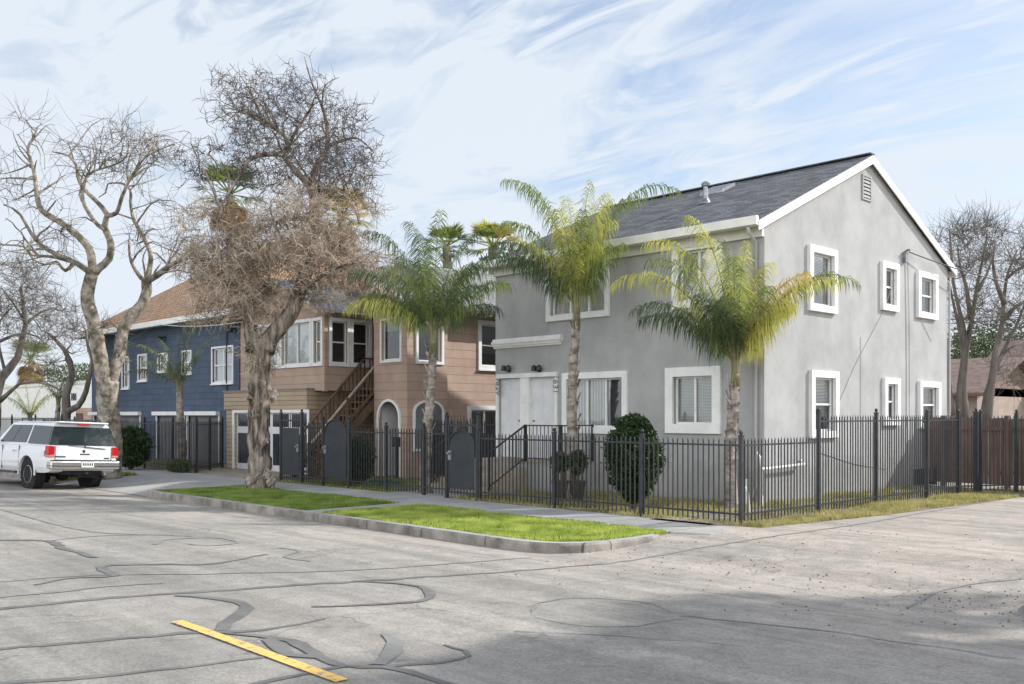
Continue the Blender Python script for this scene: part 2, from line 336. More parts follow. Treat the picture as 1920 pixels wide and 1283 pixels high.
# far side blocks of land on which everything stands (top at z 0 and a touch under it)
def slab(name, x0, x1, y0, y1, z1, m, z0=-.3):
    return struct(MB().box(x0, x1, y0, y1, z0, z1), name, m)
slab('yard', -130, -8.72, 13.44, 130, -.012, M['dirt'])
slab('yard', -3.1, 60, 9.9, 130, .0, M['dirt'])
slab('sidewalk', -22.4, -9.05, 12.05, 13.44, .0, M['walk'])
slab('sidewalk', -130, -28.4, 12.05, 13.44, .0, M['walk'])
slab('driveway', -28.4, -22.4, 12.05, 13.44, -.002, M['conc'])
slab('driveway', -30.3, -25.1, 13.44, 15.69, -.004, M['tanconc'])
# driveway apron ramp down to the gutter
ap = MB(); ap.quad((-29.0,9.6,-.13), (-22.4,9.6,-.13), (-22.4,12.05,-.001), (-28.4,12.05,-.001)); ap.quad((-22.4,9.6,-.13), (-22.4,9.6,-.3), (-22.4,12.05,-.3), (-22.4,12.05,0))
struct(ap, 'driveway', M['conc'])
slab('planting_strip', -130, -28.9, 9.75, 12.05, -.02, M['turf'])
slab('planting_strip', -22.25, -15.7, 9.75, 12.05, -.02, M['turf'])
strip_pts = [(-15.15,9.75), (-10.0,9.75), (-9.45,9.95), (-9.1,10.4), (-8.98,11.0), (-9.0,12.05), (-15.15,12.05)]
struct(MB().prism([(x,y,-.3) for x,y in strip_pts], (0,0,.28)), 'planting_strip', M['turf'])
slab('path', -15.7, -15.15, 9.75, 12.05, .002, M['conc'])
# sidewalk tongue at the alley mouth
struct(MB().prism([(x,y,-.3) for x,y in [(-9.05,12.05),(-8.4,12.3),(-8.35,13.44),(-9.05,13.44)]], (0,0,.298)), 'sidewalk', M['walk'])
def kerb(pts, w=.15, name='kerb'):
    mb = MB(); n = len(pts); P = [Vector((*p,0)) for p in pts]
    vs = []
    for i, p in enumerate(P):
        d = (P[min(i+1,n-1)]-P[max(i-1,0)]).normalized(); nrm = Vector((-d.y, d.x, 0))
        jit = rng.uniform(-.012,.012)
        for off, z in ((-.02,-.3), (-.005+jit,-.03), (.02+jit,0.004), (w,0.006), (w,-.3)): 
            q = p+nrm*off; vs.append((q.x,q.y,z))
    k = 5
    mb.add(vs, [])
    for i in range(n-1):
        for j in range(k-1): mb.f.append((i*k+j, i*k+j+1, (i+1)*k+j+1, (i+1)*k+j)); mb.m.append(1 if j == 2 else 0)
    mb.f += [tuple(range(k)), tuple(range((n-1)*k, n*k))]; mb.m += [0,0]
    return struct(mb, name, [M['kerbj'], M['walk']])
kerb([(-22.4+i*.5, 9.6) for i in range(26)]+[(-9.85,9.6),(-9.5,9.66),(-9.2,9.82),(-8.98,10.1),(-8.85,10.5),(-8.8,11.0),(-8.82,11.6)])
kerb([(-130+i*4, 9.6) for i in range(26)]+[(-29.0,9.6)])
kerb([(-3.35,14.0),(-3.35,11.0),(-3.3,10.4),(-3.1,9.95),(-2.7,9.65),(-2.2,9.6)]+[(i,9.6) for i in range(-1,60,4)])
# ---- road markings, sealed cracks and a painted cable shadow
def ribbon(mb, pix, w, lift=.005, pts=None, jt=.012):
    P = [GR(*p) for p in pix] if pts is None else pts
    # smooth
    Q = []
    n = len(P)
    for i in range(n-1):
        p0 = P[max(i-1,0)]; p1 = P[i]; p2 = P[i+1]; p3 = P[min(i+2,n-1)]
        L_ = math.dist(p1,p2); k = max(2, min(40, int(L_/.15)))
        for t in range(k):
            s = t/k
            Q.append(tuple(.5*((2*p1[c])+(-p0[c]+p2[c])*s+(2*p0[c]-5*p1[c]+4*p2[c]-p3[c])*s*s+(-p0[c]+3*p1[c]-3*p2[c]+p3[c])*s**3) for c in (0,1)))
    Q.append(P[-1]); vs = []; n = len(Q)
    ws = w if hasattr(w, '__len__') else [w, w]
    ws = [min(x, .1+.35*max(0, x-.1)) for x in ws]
    for i, q in enumerate(Q):
        a = Q[max(i-1,0)]; b = Q[min(i+1,n-1)]; d = Vector((b[0]-a[0], b[1]-a[1])); 
        if d.length < 1e-6: d = Vector((1,0))
        d.normalize(); q = (q[0]+rng.gauss(0,jt), q[1]+rng.gauss(0,jt)); f = i/(n-1)*(len(ws)-1); j = min(int(f), len(ws)-2); ww = (ws[j]*(1-(f-j))+ws[j+1]*(f-j))/2
        a1 = ww*(1+rng.uniform(-25,25)*jt); a2 = ww*(1+rng.uniform(-25,25)*jt)
        for s in (-a1, a2):
            x = q[0]-d.y*s; y = q[1]+d.x*s; vs.append((x, y, road_z(x,y)+lift))
    mb.add(vs, [(2*i,2*i+1,2*i+3,2*i+2) for i in range(n-1)])
T = MB(); F = MB()
ribbon(T, [(-60,1150),(0,1143),(200,1122),(350,1112),(560,1098),(760,1085),(960,1072),(1130,1058)], [0.117,0.117,0.104,0.065,0.052])  # thick tar at left, thinning into the cable's painted shadow line
ribbon(F, [(1130,1058),(1300,1030),(1440,1008),(1600,985),(1760,957),(1900,933)], [.05,.05,.07], .006)  # overhead cable's shadow on the road, painted as a ribbon
ribbon(T, [(-60,1226),(0,1218),(150,1205),(370,1187),(460,1185),(560,1172),(610,1161)], [0.091,0.078,0.091,0.039])
ribbon(T, [(-40,1290),(0,1283),(180,1270),(380,1248),(520,1228)], [0.078,0.065,0.039])
ribbon(T, [(400,1310),(480,1283),(600,1260),(650,1250),(720,1252),(860,1237),(872,1222),(835,1210)], [0.078,0.065,0.065,0.052,0.026], .006)
ribbon(T, [(720,1252),(760,1262),(830,1280),(900,1300)], [0.078,0.065], .007)
ribbon(T, [(330,1118),(420,1125),(462,1136),(455,1150),(425,1170),(412,1184)], [0.052,0.091,0.169,0.221,0.156], .007)
ribbon(T, [(410,1187),(490,1195),(560,1210),(600,1235),(645,1252)], [0.039,0.078,0.117,0.104,0.065], .008)
ribbon(T, [(495,1200),(520,1212),(545,1228),(600,1234)], [0.065,0.156,0.104,0.065], .009)
ribbon(F, [(720,1190),(745,1205),(735,1225),(708,1248)], [.05,.18,.24,.12], .008)
ribbon(T, [(65,1098),(130,1085),(215,1080),(192,1070),(205,1061),(300,1059),(400,1058),(500,1040)], [0.065,0.078,0.156,0.156,0.065,0.052,0.052], .007)
ribbon(F, [(-40,1124),(0,1120),(110,1110),(200,1100),(310,1094)], [.1,.12,.08], .006)
ribbon(T, [(0,1014),(90,1015),(115,1027),(150,1038),(178,1047)], [0.065,0.156,0.130,0.078], .008)
ribbon(F, [(90,1015),(140,1009),(200,1005),(330,1003)], [.05,.04], .006)
ribbon(F, [(292,1022),(310,1013),(400,1009),(445,1018),(390,1024),(350,1020)], [.08,.05,.04], .006)
ribbon(T, [(660,1090),(770,1098),(808,1110),(790,1128),(700,1134),(588,1139)], [0.039,0.065,0.130,0.078,0.052], .008)
ribbon(F, [(524,1028),(560,1035),(530,1045),(585,1054)], [.06,.04,.03], .006)
ribbon(F, [(0,955),(60,972),(130,990),(200,1000),(360,1006)], [.05,.05], .006)
ribbon(F, [(0,1092),(160,1080),(420,1076),(700,1068),(1000,1046)], [.03,.05,.03], .0055)
ribbon(F, [(990,1148),(1030,1128),(1120,1122),(1220,1134),(1262,1148)], [.01,.03,.02,.01], .006, jt=.02)
ribbon(F, [(1278,1160),(1160,1176),(1060,1170),(1003,1158)], [.01,.025,.01], .006, jt=.02)
ribbon(F, [(960,1185),(1100,1190),(1260,1200),(1400,1215)], [.02,.015,.01], .006, jt=.02)
ribbon(F, [(1275,1155),(1400,1168),(1560,1185),(1720,1210),(1900,1235)], [.02,.03,.02,.01], .0065, jt=.02)
ribbon(F, [(1700,1140),(1760,1110),(1830,1095),(1930,1085)], [.03,.04,.03], .006)
struct(T, 'crack_sealing_and_cable_shadow', M['tar'], fix=False)
struct(F, 'crack_sealing_and_cable_shadow', M['tar_shadow'], fix=False)
Y_ = MB(); rng_k = rng
for x0, x1 in ((-8.03,-5.46), (-15.95,-13.4), (-23.9,-21.35), (-31.9,-29.3), (-39.8,-37.3), (-.1,2.5)):
    ribbon(Y_, None, .115, .011, pts=[(x0,3.71),((x0+x1)/2,3.7),(x1,3.68)], jt=.0015)
struct(Y_, 'road_marking', M['yellow'], fix=False)
# dark specks, pebbles and leaf litter at the alley mouth
pb = MB(); r2 = random.Random(3)
for i in range(420):
    x = r2.uniform(-9,-2.8); y = r2.uniform(7.5,15) if i % 3 else r2.gauss(10.2,.6)
    if i % 5 == 0: x, y = r2.gauss(-3.8,.35), r2.gauss(10,.45)
    s = r2.uniform(.003,.012); z = road_z(x,y)
    pb.hexa([(x-s,y-s,z),(x+s,y-s*.7,z),(x+s*.8,y+s,z),(x-s,y+s*.9,z),(x-s*.5,y-s*.4,z+s),(x+s*.5,y-s*.5,z+s*.8),(x+s*.3,y+s*.4,z+s),(x-s*.4,y+s*.4,z+s*.9)])
tag(pb.build('gravel', M['brown']), 'scattered pebbles and dry leaf litter on the pale alley mouth', 'gravel', kind='stuff')
# ================================================================== window maker
def window(th, pl, a0, a1, b0, b1, tw=.13, tp=.05, cols=1, rows=1, blinds='h', mats=None, glassm='glass', depth=.14, ins=.04, name='window', bm='blind', bot=None, half=None):
    """trim outside a0..a1,b0..b1; returns the wall hole"""
    h = (a0+tw, a1-tw, b0+tw, b1-tw); W = M['white']
    root = MB(); c0, c1 = -depth+.03, -depth+.085     # sash plane
    i0, i1, j0, j1 = h
    s = ins
    pl.box(root, i0, i1, j0, j0+s, c0, c1); pl.box(root, i0, i1, j1-s, j1, c0, c1)
    pl.box(root, i0, i0+s, j0+s, j1-s, c0, c1); pl.box(root, i1-s, i1, j0+s, j1-s, c0, c1)
    for k in range(1, cols):
        a = i0+(i1-i0)*k/cols; pl.box(root, a-s*.6, a+s*.6, j0+s, j1-s, c0+.004, c1+.012)
    for k in range(1, rows):
        b = j0+(j1-j0)*k/rows; pl.box(root, i0+s, i1-s, b-s*.5, b+s*.5, c0+.006, c1+.018)
    w = root.build(name, W, th)
    t = MB(); pl.box(t, a0, a1, b1-tw, b1, -.01, tp); pl.box(t, a0+.002, a1-.002, b0, b0+tw, -.01, tp+.002)
    pl.box(t, a0, a0+tw, b0+tw, b1-tw, -.01, tp); pl.box(t, a1-tw, a1, b0+tw, b1-tw, -.01, tp)
    t.build('trim', W, w)
    if bot:
        sl = MB(); pl.box(sl, a0-.02, a1+.02, b0-.035, b0+.002, -.01, tp+.04); sl.build('sill', W, w)
    g = MB(); g.quad(pl.p(i0+s,j0+s,c0+.03), pl.p(i1-s,j0+s,c0+.03), pl.p(i1-s,j1-s,c0+.03), pl.p(i0+s,j1-s,c0+.03)); g.build('pane', M[glassm], w, fix=False)
    bk = MB(); bk.hexa([pl.p(i0-.05,j0-.05,-.75), pl.p(i1+.05,j0-.05,-.75), pl.p(i1+.05,j0-.05,-depth-.002), pl.p(i0-.05,j0-.05,-depth-.002), pl.p(i0-.05,j1+.05,-.75), pl.p(i1+.05,j1+.05,-.75), pl.p(i1+.05,j1+.05,-depth-.002), pl.p(i0-.05,j1+.05,-depth-.002)])
    bk.f.remove(bk.f[2]) ; bk.m.pop()
    bk.build('room', M['dark'], w)
    if blinds:
        bl = MB(); lo = j0 if half is None else j0+(j1-j0)*half
        if blinds == 'h':
            n = int((j1-lo)/.032)
            for k in range(n):
                z = lo+.01+k*.032
                bl.quad(pl.p(i0+.01,z,-depth+.035), pl.p(i1-.01,z,-depth+.035), pl.p(i1-.01,z+.024,-depth+.015), pl.p(i0+.01,z+.024,-depth+.015))
        elif blinds == 'v':
            n = int((i1-i0)*.72/.09)
            for k in range(n):
                a = i0+.08+k*.09
                bl.quad(pl.p(a,lo,-depth+.03), pl.p(a+.078,lo,-depth-.02), pl.p(a+.078,j1,-depth-.02), pl.p(a,j1,-depth+.03))
        else:   # curtain folds
            n = int((i1-i0)/.05)
            for k in range(n):
                a = i0+k*.05; d1 = .03*(k % 2); d2 = .03*((k+1) % 2)
                bl.quad(pl.p(a,lo,-depth+.03-d1), pl.p(a+.05,lo,-depth+.03-d2), pl.p(a+.05,j1,-depth+.03-d2), pl.p(a,j1,-depth+.03-d1))
        bl.build('blinds', M[bm], w, fix=False)
    return h
# ================================================================== grey house
GX, GX0, GY, GYB, GE = -10.44, -18.4, 17.17, 26.3, 5.70
grey = empty('grey_house', (-14.4,17.2,0), 'pale grey two storey stucco house with charcoal gable roof on the alley corner', 'house')
FP = Pl((0,GY,0), (1,0,0), (0,-1,0)); SP = Pl((GX,0,0), (0,1,0), (1,0,0))
def rectY(pl, Y, pl_, pr, pt, pb): # left px, right px, (px,py) top, bottom
    a0 = onY(pl_, 700, Y)[0]; a1 = onY(pr, 700, Y)[0]; return a0, a1, onY(*pb, Y)[1], onY(*pt, Y)[1]
def rectX(X, pl_, pr, pt, pb):
    a0 = onX(pl_, 700, X)[0]; a1 = onX(pr, 700, X)[0]; return a0, a1, onX(*pb, X)[1], onX(*pt, X)[1]
fh = []
r = rectY(FP, GY, 1056, 1178, (1178,695), (1056,812)); fh.append(window(grey, FP, *r, tw=.15, tp=.06, cols=3, blinds='v', bm='blind', depth=.16))
r = rectY(FP, GY, 1250, 1353, (1353,686), (1250,812)); fh.append(window(grey, FP, *r, tw=.2, tp=.07, cols=2, blinds='h', bm='blind2', depth=.16))
r = rectY(FP, GY, 1026, 1144, (1144,462), (1026,604)); fh.append(window(grey, FP, *r, tw=.13, tp=.06, cols=3, blinds='c', bm='blind', depth=.16, glassm='glassr'))
r = rectY(FP, GY, 1262, 1356, (1356,447), (1262,581)); fh.append(window(grey, FP, *r, tw=.16, tp=.06, cols=2, blinds='h', bm='blind', depth=.16, glassm='glassr'))
# doors (recess)
dz0 = .7; dX = [onY(p, 750, GY)[0] for p in (933, 976, 992, 1042)]; dzt = onY(990, 708, GY)[1]
fh.append((dX[0]+.02, dX[3], dz0, dzt))
wl = MB()
FP.wall(wl, GX0, GX, -.05, GE-.1, fh, .16)
sh = []
SW = [((1513,1565),(1513,458),(1513,582)), ((1650,1681),(1650,489),(1650,581)), ((1717,1753.5),(1717,507.5),(1717,595)),
      ((1516,1567.5),(1516,694),(1516,822)), ((1654,1683),(1654,708),(1654,798)), ((1720,1759),(1720,714.5),(1720,804))]
for i, (pp, t_, b_) in enumerate(SW):
    r = rectX(GX, *pp, t_, b_)
    sh.append(window(grey, SP, *r, tw=.15, tp=.085, rows=2, blinds='h', bm='blind2' if i in (1,4) else 'blind', half=.5 if i in (0,2,3,5) else .45, depth=.12, glassm='glassr' if i in (0,2) else 'glass', bot=False))
vy0, vz0 = onX(1617,371,GX); vy1, vz1 = onX(1631,335,GX)
SP.wall(wl, GY, GYB, -.05, GE, sh, .12)
RY, RZ = 21.73, 7.78       # ridge (underside level at the wall)
wl.quad((GX,GY,GE), (GX,GYB,GE), (GX,RY,RZ))
# far gable, back
wl.quad((GX0,GY,-.05), (GX0,GYB,-.05), (GX0,GYB,GE), (GX0,RY,RZ), (GX0,GY,GE)); wl.quad((GX0,GYB,-.05), (GX,GYB,-.05), (GX,GYB,GE), (GX0,GYB,GE))
wl.build('wall', M['stucco'], grey, fix=False)
# foundation stripe
# roof: front slope, back slope as thin slabs
ov = .1; sy0, sz0 = 16.80, 5.62; sy1, sz1 = RY, 7.83; by0, bz0 = GYB+.35, 5.68
rf = MB()
for a, b in (((sy0,sz0),(sy1,sz1)), ((by0,bz0),(sy1,sz1))):
    x0, x1 = GX0-ov, GX+ov; t_ = .07
    rf.hexa([(x0,a[0],a[1]), (x1,a[0],a[1]), (x1,b[0],b[1]), (x0,b[0],b[1]), (x0,a[0],a[1]+t_), (x1,a[0],a[1]+t_), (x1,b[0],b[1]+t_), (x0,b[0],b[1]+t_)])
roofo = rf.build('roof', M['sh_grey'], grey)
rc = MB(); rc.bar((GX0-ov,RY,sz1+.085), (GX+ov,RY,sz1+.085), .22, .03); rc.build('ridge_cap', M['sh_grey'], roofo)
for x in (GX+ov-.012, GX0-ov-.018):       # rake boards on both gables
    fa = MB()
    for a, b in (((sy0,sz0),(sy1,sz1)), ((by0,bz0),(sy1,sz1))):
        fa.hexa([(x,a[0],a[1]-.15), (x+.03,a[0],a[1]-.15), (x+.03,b[0],b[1]-.15), (x,b[0],b[1]-.15), (x,a[0],a[1]+.045), (x+.03,a[0],a[1]+.045), (x+.03,b[0],b[1]+.045), (x,b[0],b[1]+.045)])
    fa.build('rake_board', M['white'], grey, fix=False)
for x0, x1 in ((GX,GX+ov-.014), (GX0-ov+.014,GX0)):
    fa = MB()
    for a, b in (((sy0,sz0),(sy1,sz1)), ((by0,bz0),(sy1,sz1))):
        fa.quad((x0,a[0],a[1]-.02), (x1,a[0],a[1]-.02), (x1,b[0],b[1]-.02), (x0,b[0],b[1]-.02))
    fa.build('gable_soffit', M['white'], grey, fix=False)
gt = MB(); # gutter: ogee profile
prof = [(16.70,5.58),(16.70,5.74),(16.72,5.76),(16.78,5.76),(16.80,5.72),(16.82,5.60),(16.80,5.56)]
gt.prism([(GX0-ov,y,z) for y,z in prof], (GX-GX0+2*ov,0,0)); gt.build('gutter', M['cream'], grey)
sf = MB(); sf.box(GX0, GX, 16.82, GY-.003, 5.60, 5.645); sf.box(GX0, GX, 17.08, GY-.004, 5.40, 5.598); sf.build('soffit', M['cream'], grey)
bf = MB(); bf.box(GX0-ov, GX+ov, by0, by0+.03, 5.52, 5.70); bf.build('fascia', M['white'], grey)
dp = MB(); dp.tube([(GX-.12,16.76,5.56),(GX-.12,16.8,5.45),(GX-.16,17.10,5.3),(GX-.16,17.10,.35),(GX-.16,16.98,.12)], .04, 8); dp.build('downpipe', M['stucco'], grey, smooth=True)
# side conduit, rear corner drain
cd = MB(); cd.tube([(GX-.02,GYB+.06,5.4),(GX+.03,GYB+.06,5.3),(GX+.03,GYB+.06,.1)], .03, 6); cd.build('downpipe', M['stucco'], grey)
vt = MB(); SP.box(vt, vy0-.04, vy1+.04, vz0-.04, vz0, 0, .03); SP.box(vt, vy0-.04, vy1+.04, vz1, vz1+.04, 0, .03); SP.box(vt, vy0-.04, vy0, vz0, vz1, 0, .03); SP.box(vt, vy1, vy1+.04, vz0, vz1, 0, .03)
vo = vt.build('gable_vent', M['stucco'], grey)
vb = MB(); SP.box(vb, vy0, vy1, vz0, vz1, -.01, .004); vb.build('vent_opening', M['dark'], vo)
vs_ = MB(); n = 6
for k in range(n):
    z = vz0+(vz1-vz0)*(k+.25)/n; vs_.quad(SP.p(vy0,z,.028), SP.p(vy1,z,.028), SP.p(vy1,z+.07,.006), SP.p(vy0,z+.07,.006))
vs_.build('louvre', M['stucco'], vo, fix=False)
# moulding above doors
mo = MB(); a0, a1 = GX0-.02, onY(1055, 640, GY)[0]; zc = onY(1055,635,GY)[1]
FP.box(mo, a0, a1, zc-.09, zc-.03, 0, .1); FP.box(mo, a0-.003, a1+.03, zc-.03, zc+.03, 0, .14); FP.box(mo, a0, a1, zc+.03, zc+.1, 0, .09); FP.box(mo, a0, a1-.02, zc-.14, zc-.09, 0, .05)
mo.build('moulding', M['white'], grey)
# doors
df = MB(); e = .1
FP.box(df, dX[0]-.02, dX[3]+.08, dzt, dzt+.11, -.02, .05); FP.box(df, dX[3], dX[3]+.08, dz0, dzt, -.02, .05); FP.box(df, dX[1], dX[2], dz0, dzt, -.12, .02); FP.box(df, dX[0]-.02, dX[0]+.03, dz0, dzt, -.02, .05)
fr = df.build('door_frame', M['white'], grey)
for a, b, hx in ((dX[0]+.03, dX[1]-.002, dX[1]-.1), (dX[2]+.002, dX[3]-.002, dX[2]+.1)):
    d = MB(); FP.box(d, a, b, dz0+.01, dzt-.002, -.14, -.09)
    for (u0,u1,w0,w1) in ((.12,.45,.12,.42),(.55,.88,.12,.42),(.12,.45,.5,.92),(.55,.88,.5,.92)):
        x0, x1 = a+(b-a)*u0, a+(b-a)*u1; z0, z1 = dz0+(dzt-dz0)*w0, dz0+(dzt-dz0)*w1; FP.box(d, x0, x1, z0, z1, -.09, -.084)
    do = d.build('door', M['whitedoor'], grey)
    k = MB(); k.lathe([(.01,0),(.012,.03),(.03,.04),(.03,.06),(.01,.07)], (hx, GY+.09-.075, 1.65), 10, 'y'); k.build('door_knob', M['metal'], do)
# house numbers stacked sideways beside the doors
def text(s, size, loc, rot, m, parent, name='house_number', ext=.006):
    cu = bpy.data.curves.new(name, 'FONT'); cu.body = s; cu.size = size; cu.extrude = ext; cu.align_x = 'CENTER'; cu.align_y = 'CENTER'
    t = bpy.data.objects.new(name, cu); COL.objects.link(t); dg = bpy.context.evaluated_depsgraph_get()
    me = bpy.data.meshes.new_from_object(t.evaluated_get(dg)); bpy.data.objects.remove(t); me.name = name
    me.materials.clear(); me.materials.append(m)
    o = bpy.data.objects.new(name, me); COL.objects.link(o); o.rotation_euler = rot
    o.location = Vector(loc)-(ORG.get(parent.name, Vector()) if parent else Vector()); o.parent = parent; ORG[o.name] = Vector(loc)
    return o
# lettering runs down the door jambs
text('1629', .24, (dX[0]+.07, GY-.06, 2.55), (R(90), R(90), 0), M['numeral'], grey)
text('1631', .24, (dX[3]+.045, GY-.06, 2.55), (R(90), R(90), 0), M['numeral'], grey)
# lamps above the doors
for px in (955, 1012):
    x = onY(px, 694, GY)[0]; z = onY(px, 694, GY)[1]
    lm = MB(); lm.box(x-.05, x+.05, GY-.03, GY, z-.06, z+.08); lm.bar((x,GY-.03,z+.05), (x,GY-.16,z+.09), .02)
    l0 = lm.build('wall_lamp', M['black'], grey)
    l2 = MB()
    for s in (-1, 1): l2.lathe([(.03,0),(.055,-.03),(.07,-.12),(.065,-.14)], (x+s*.09, GY-.12, z+.12), 12)
    l2.build('lamp_shade', M['black'], l0, smooth=True)
# roof furniture
def on_roof(px, py):
    rx, ry, rz = ray(px, py); k = (sz1-sz0)/(sy1-sy0)
    t = (sz0+.07-CZ-k*sy0)/(rz-k*ry); return t*rx, t*ry, CZ+t*rz
x, y, z = on_roof(1323, 380)
pv = MB(); pv.lathe([(.14,-.04),(.13,0),(.07,.1),(.055,.4),(.1,.4),(.11,.46),(.04,.51)], (x,y,z), 14); pv.build('flue_pipe', M['metal'], roofo, smooth=False)
x, y, z = on_roof(1345, 358); k = (sz1-sz0)/(sy1-sy0)
sk = MB(); x0, x1, w = x-.35, x+.35, .28
def rp(X, Y, h): return (X, Y, z+(Y-y)*k+h)
sk.hexa([rp(x0,y-w,0), rp(x1,y-w,0), rp(x1,y+w,0), rp(x0,y+w,0), rp(x0,y-w,.08), rp(x1,y-w,.08), rp(x1,y+w,.08), rp(x0,y+w,.08)]); sk.build('skylight', M['metal'], roofo)
# cables, conduits and pipes on the gable wall
cb = MB()
def wcab(pts, r=.008): cb.tube([SP.p(*onX(*p, GX), .012) for p in pts], r, 4)
wcab([(1692,480),(1655,585),(1600,690),(1566,770)]); wcab([(1696,482),(1698,590),(1699,700),(1699,800)]); wcab([(1613,632),(1613,780)], .006); wcab([(1701,482),(1704,600),(1705,790)], .006)
wcab([(1728,605),(1745,640)], .006); wcab([(1540,850),(1600,870),(1660,880)], .008)
cb.build('wall_cable', M['stucco'], grey)
hk = MB(); q = SP.p(*onX(1694, 480, GX), 0); hk.box(q.x-.01, q.x+.09, q.y-.07, q.y+.07, q.z-.16, q.z+.08); hk.tube([q+Vector((.02,0,.08)), q+Vector((.1,.02,.14)), q+Vector((.16,-.03,.12))], .03, 6); hk.build('cable_bracket', M['metal'], grey)
# crawl space hatch and vent
y0, z0 = onX(1714, 928, GX+.02); y1, z1 = onX(1737, 904, GX+.02); y0 = min(y0,y1-.3)
ch = MB(); SP.box(ch, y0, y1, .02, .42, .0, .03); ch.build('crawl_hatch', M['dark'], grey)
ch = MB(); ch.hexa([(GX+.03,y1,.02),(GX+.06,y1+.03,.02),(GX+.35,y1-.15,.02),(GX+.33,y1-.2,.02),(GX+.03,y1,.44),(GX+.06,y1+.03,.44),(GX+.35,y1-.15,.44),(GX+.33,y1-.2,.44)]); ch.build('hatch_door', M['blackpan'], grey)
# plinth crack stains handled in stucco; water and gas pipes at the corner
pp = MB(); 
pp.tube([(GX+.1,16.9,.0),(GX+.1,16.9,.75),(GX+.08,16.88,.95),(GX+.02,16.86,1.05)], .022, 6)
pp.tube([(GX+.1,16.9,.72),(GX+.14,17.0,.72),(GX+.14,18.5,.76),(GX+.02,18.55,.84)], .03, 8)
pp.tube([(GX-.25,16.9,0),(GX-.25,16.9,.5),(GX-.32,16.85,.5)], .02, 6)
pp.tube([(GX+.35,16.5,0),(GX+.3,16.6,.22)], .02, 6)
tag(pp.build('water_pipe', M['white']), 'white riser pipes with a side arm at the grey house corner', 'pipe')
pp = MB(); pp.tube([(-9.35,14.9,0),(-9.38,14.88,.42),(-9.42,14.85,.46)], .018, 6); pp.lathe([(.01,0),(.035,.01),(.035,.05),(.01,.06)], (-9.42,14.85,.47), 8)
tag(pp.build('standpipe', M['white']), 'short white garden tap standpipe behind the fence corner post', 'tap')
# ---- landing, steps, rails
LX0, LX1, SX0, SX1, LY = -18.3, -15.0, -18.2, -16.1, 16.0
st = empty('front_steps', (-17,16,0), 'tan concrete front steps and landing with black railing below two white doors', 'steps')
b = MB(); b.box(LX0, LX1, LY, GY-.003, -.02, .66); b.build('landing_wall', M['stucco'], st)
b = MB(); b.box(LX0-.02, LX1+.02, LY-.02, GY-.004, .66, .70); b.build('landing', M['tanconc'], st)
for k in range(4):
    zt = .7-.14*(k+1); yy = LY-.02-.29*k
    b = MB(); b.box(SX0, SX1, yy-.29, yy, -.02, zt); b.build('step', M['tanconc'], st, bevel=.01)
def railing(name, parent, a, b_, h=.85, gap=.115, up=(0,0,1), post=.045, low=.08):
    a = Vector(a); b_ = Vector(b_); mb = MB(); hv = Vector((0,0,h)); lv = Vector((0,0,low))
    mb.bar(a+hv, b_+hv, post, .03); mb.bar(a+lv, b_+lv, .025)
    n = max(2, int((b_-a).length/gap))
    for i in range(1, n):
        p = a.lerp(b_, i/n); mb.bar(p+lv, p+hv-Vector((0,0,.01)), .014)
    for p in (a, b_): mb.bar(p-Vector((0,0,.0)), p+hv+Vector((0,0,.02)), post)
    return mb.build(name, M['black'], parent)
yb = LY-.29*4-.02
railing('railing', st, (SX1,LY,.70), (LX1,LY,.70)); railing('railing', st, (SX1,yb,.08), (SX1,LY-.03,.70))
railing('railing', st, (LX1,LY+.05,.70), (LX1,GY-.05,.70)); railing('railing', st, (SX0,yb,.08), (SX0,LY-.03,.70))
slab('path', -18.1, -16.2, 13.44, yb, -.003, M['conc'])
# ================================================================== brown house
brown = empty('brown_house', (-25,17,0), 'tan shingled two storey house with white window bands and arched entry', 'house')
TS = M['tan_side']
def front_plane(Y): return Pl((0,Y,0), (1,0,0), (0,-1,0))
def side_plane(X): return Pl((X,0,0), (0,1,0), (1,0,0))
GBX0, GBX1, GBY, GBZ = -30.2, -25.1, 15.7, 2.56        # garage block
LBX0, LBX1, LBY, LBE = -29.6, -24.5, 15.9, 4.9         # left upper block
RBX0, RBX1, RBY, RBE = -23.4, -21.8, 16.9, 4.9         # right block
# garage block
P = front_plane(GBY)
gx0, gx1 = onY(440, 800, GBY)[0], onY(577, 800, GBY)[0]; gz1 = onY(577, 774, GBY)[1]
w = MB(); P.wall(w, GBX0, GBX1, -.05, 1.98, [(gx0, gx1, -.05, gz1)], .15); w.quad((GBX1,GBY,-.05), (GBX1,19,-.05), (GBX1,19,GBZ), (GBX1,GBY,GBZ)); w.quad((GBX0,GBY,-.05), (GBX0,19,-.05), (GBX0,19,GBZ), (GBX0,GBY,GBZ))
w.build('garage_wall', M['beige_side'], brown, fix=False)
w = MB(); w.box(GBX0-.06, GBX1+.03, GBY-.06, GBY+.3, 1.98, GBZ); w.build('fascia_band', M['beige_side'], brown)
w = MB(); w.box(GBX0-.1, GBX1+.05, GBY-.09, 19, GBZ+.002, GBZ+.05); w.build('garage_roof', M['sh_pale'], brown)
w = MB(); P.box(w, gx0-.12, gx0, 0, gz1+.1, 0, .03); P.box(w, gx1, gx1+.1, 0, gz1+.1, 0, .03); P.box(w, gx0, gx1, gz1, gz1+.1, 0, .03)
fr = w.build('garage_frame', M['white'], brown)
w = MB(); P.box(w, gx0, gx1, .0, gz1, -.12, -.08)
gd = w.build('garage_door', M['whitedoor'], brown)
n = 4
for k in range(n):
    a0 = gx0+(gx1-gx0)*(k+.09)/n; a1 = gx0+(gx1-gx0)*(k+.93)/n
    for z0, z1 in ((.2,1.2),(1.42,gz1-.04)):
        w = MB(); P.box(w, a0, a1, z0, z1, -.08, -.07); w.build('glazed_panel', M['navy'], gd)
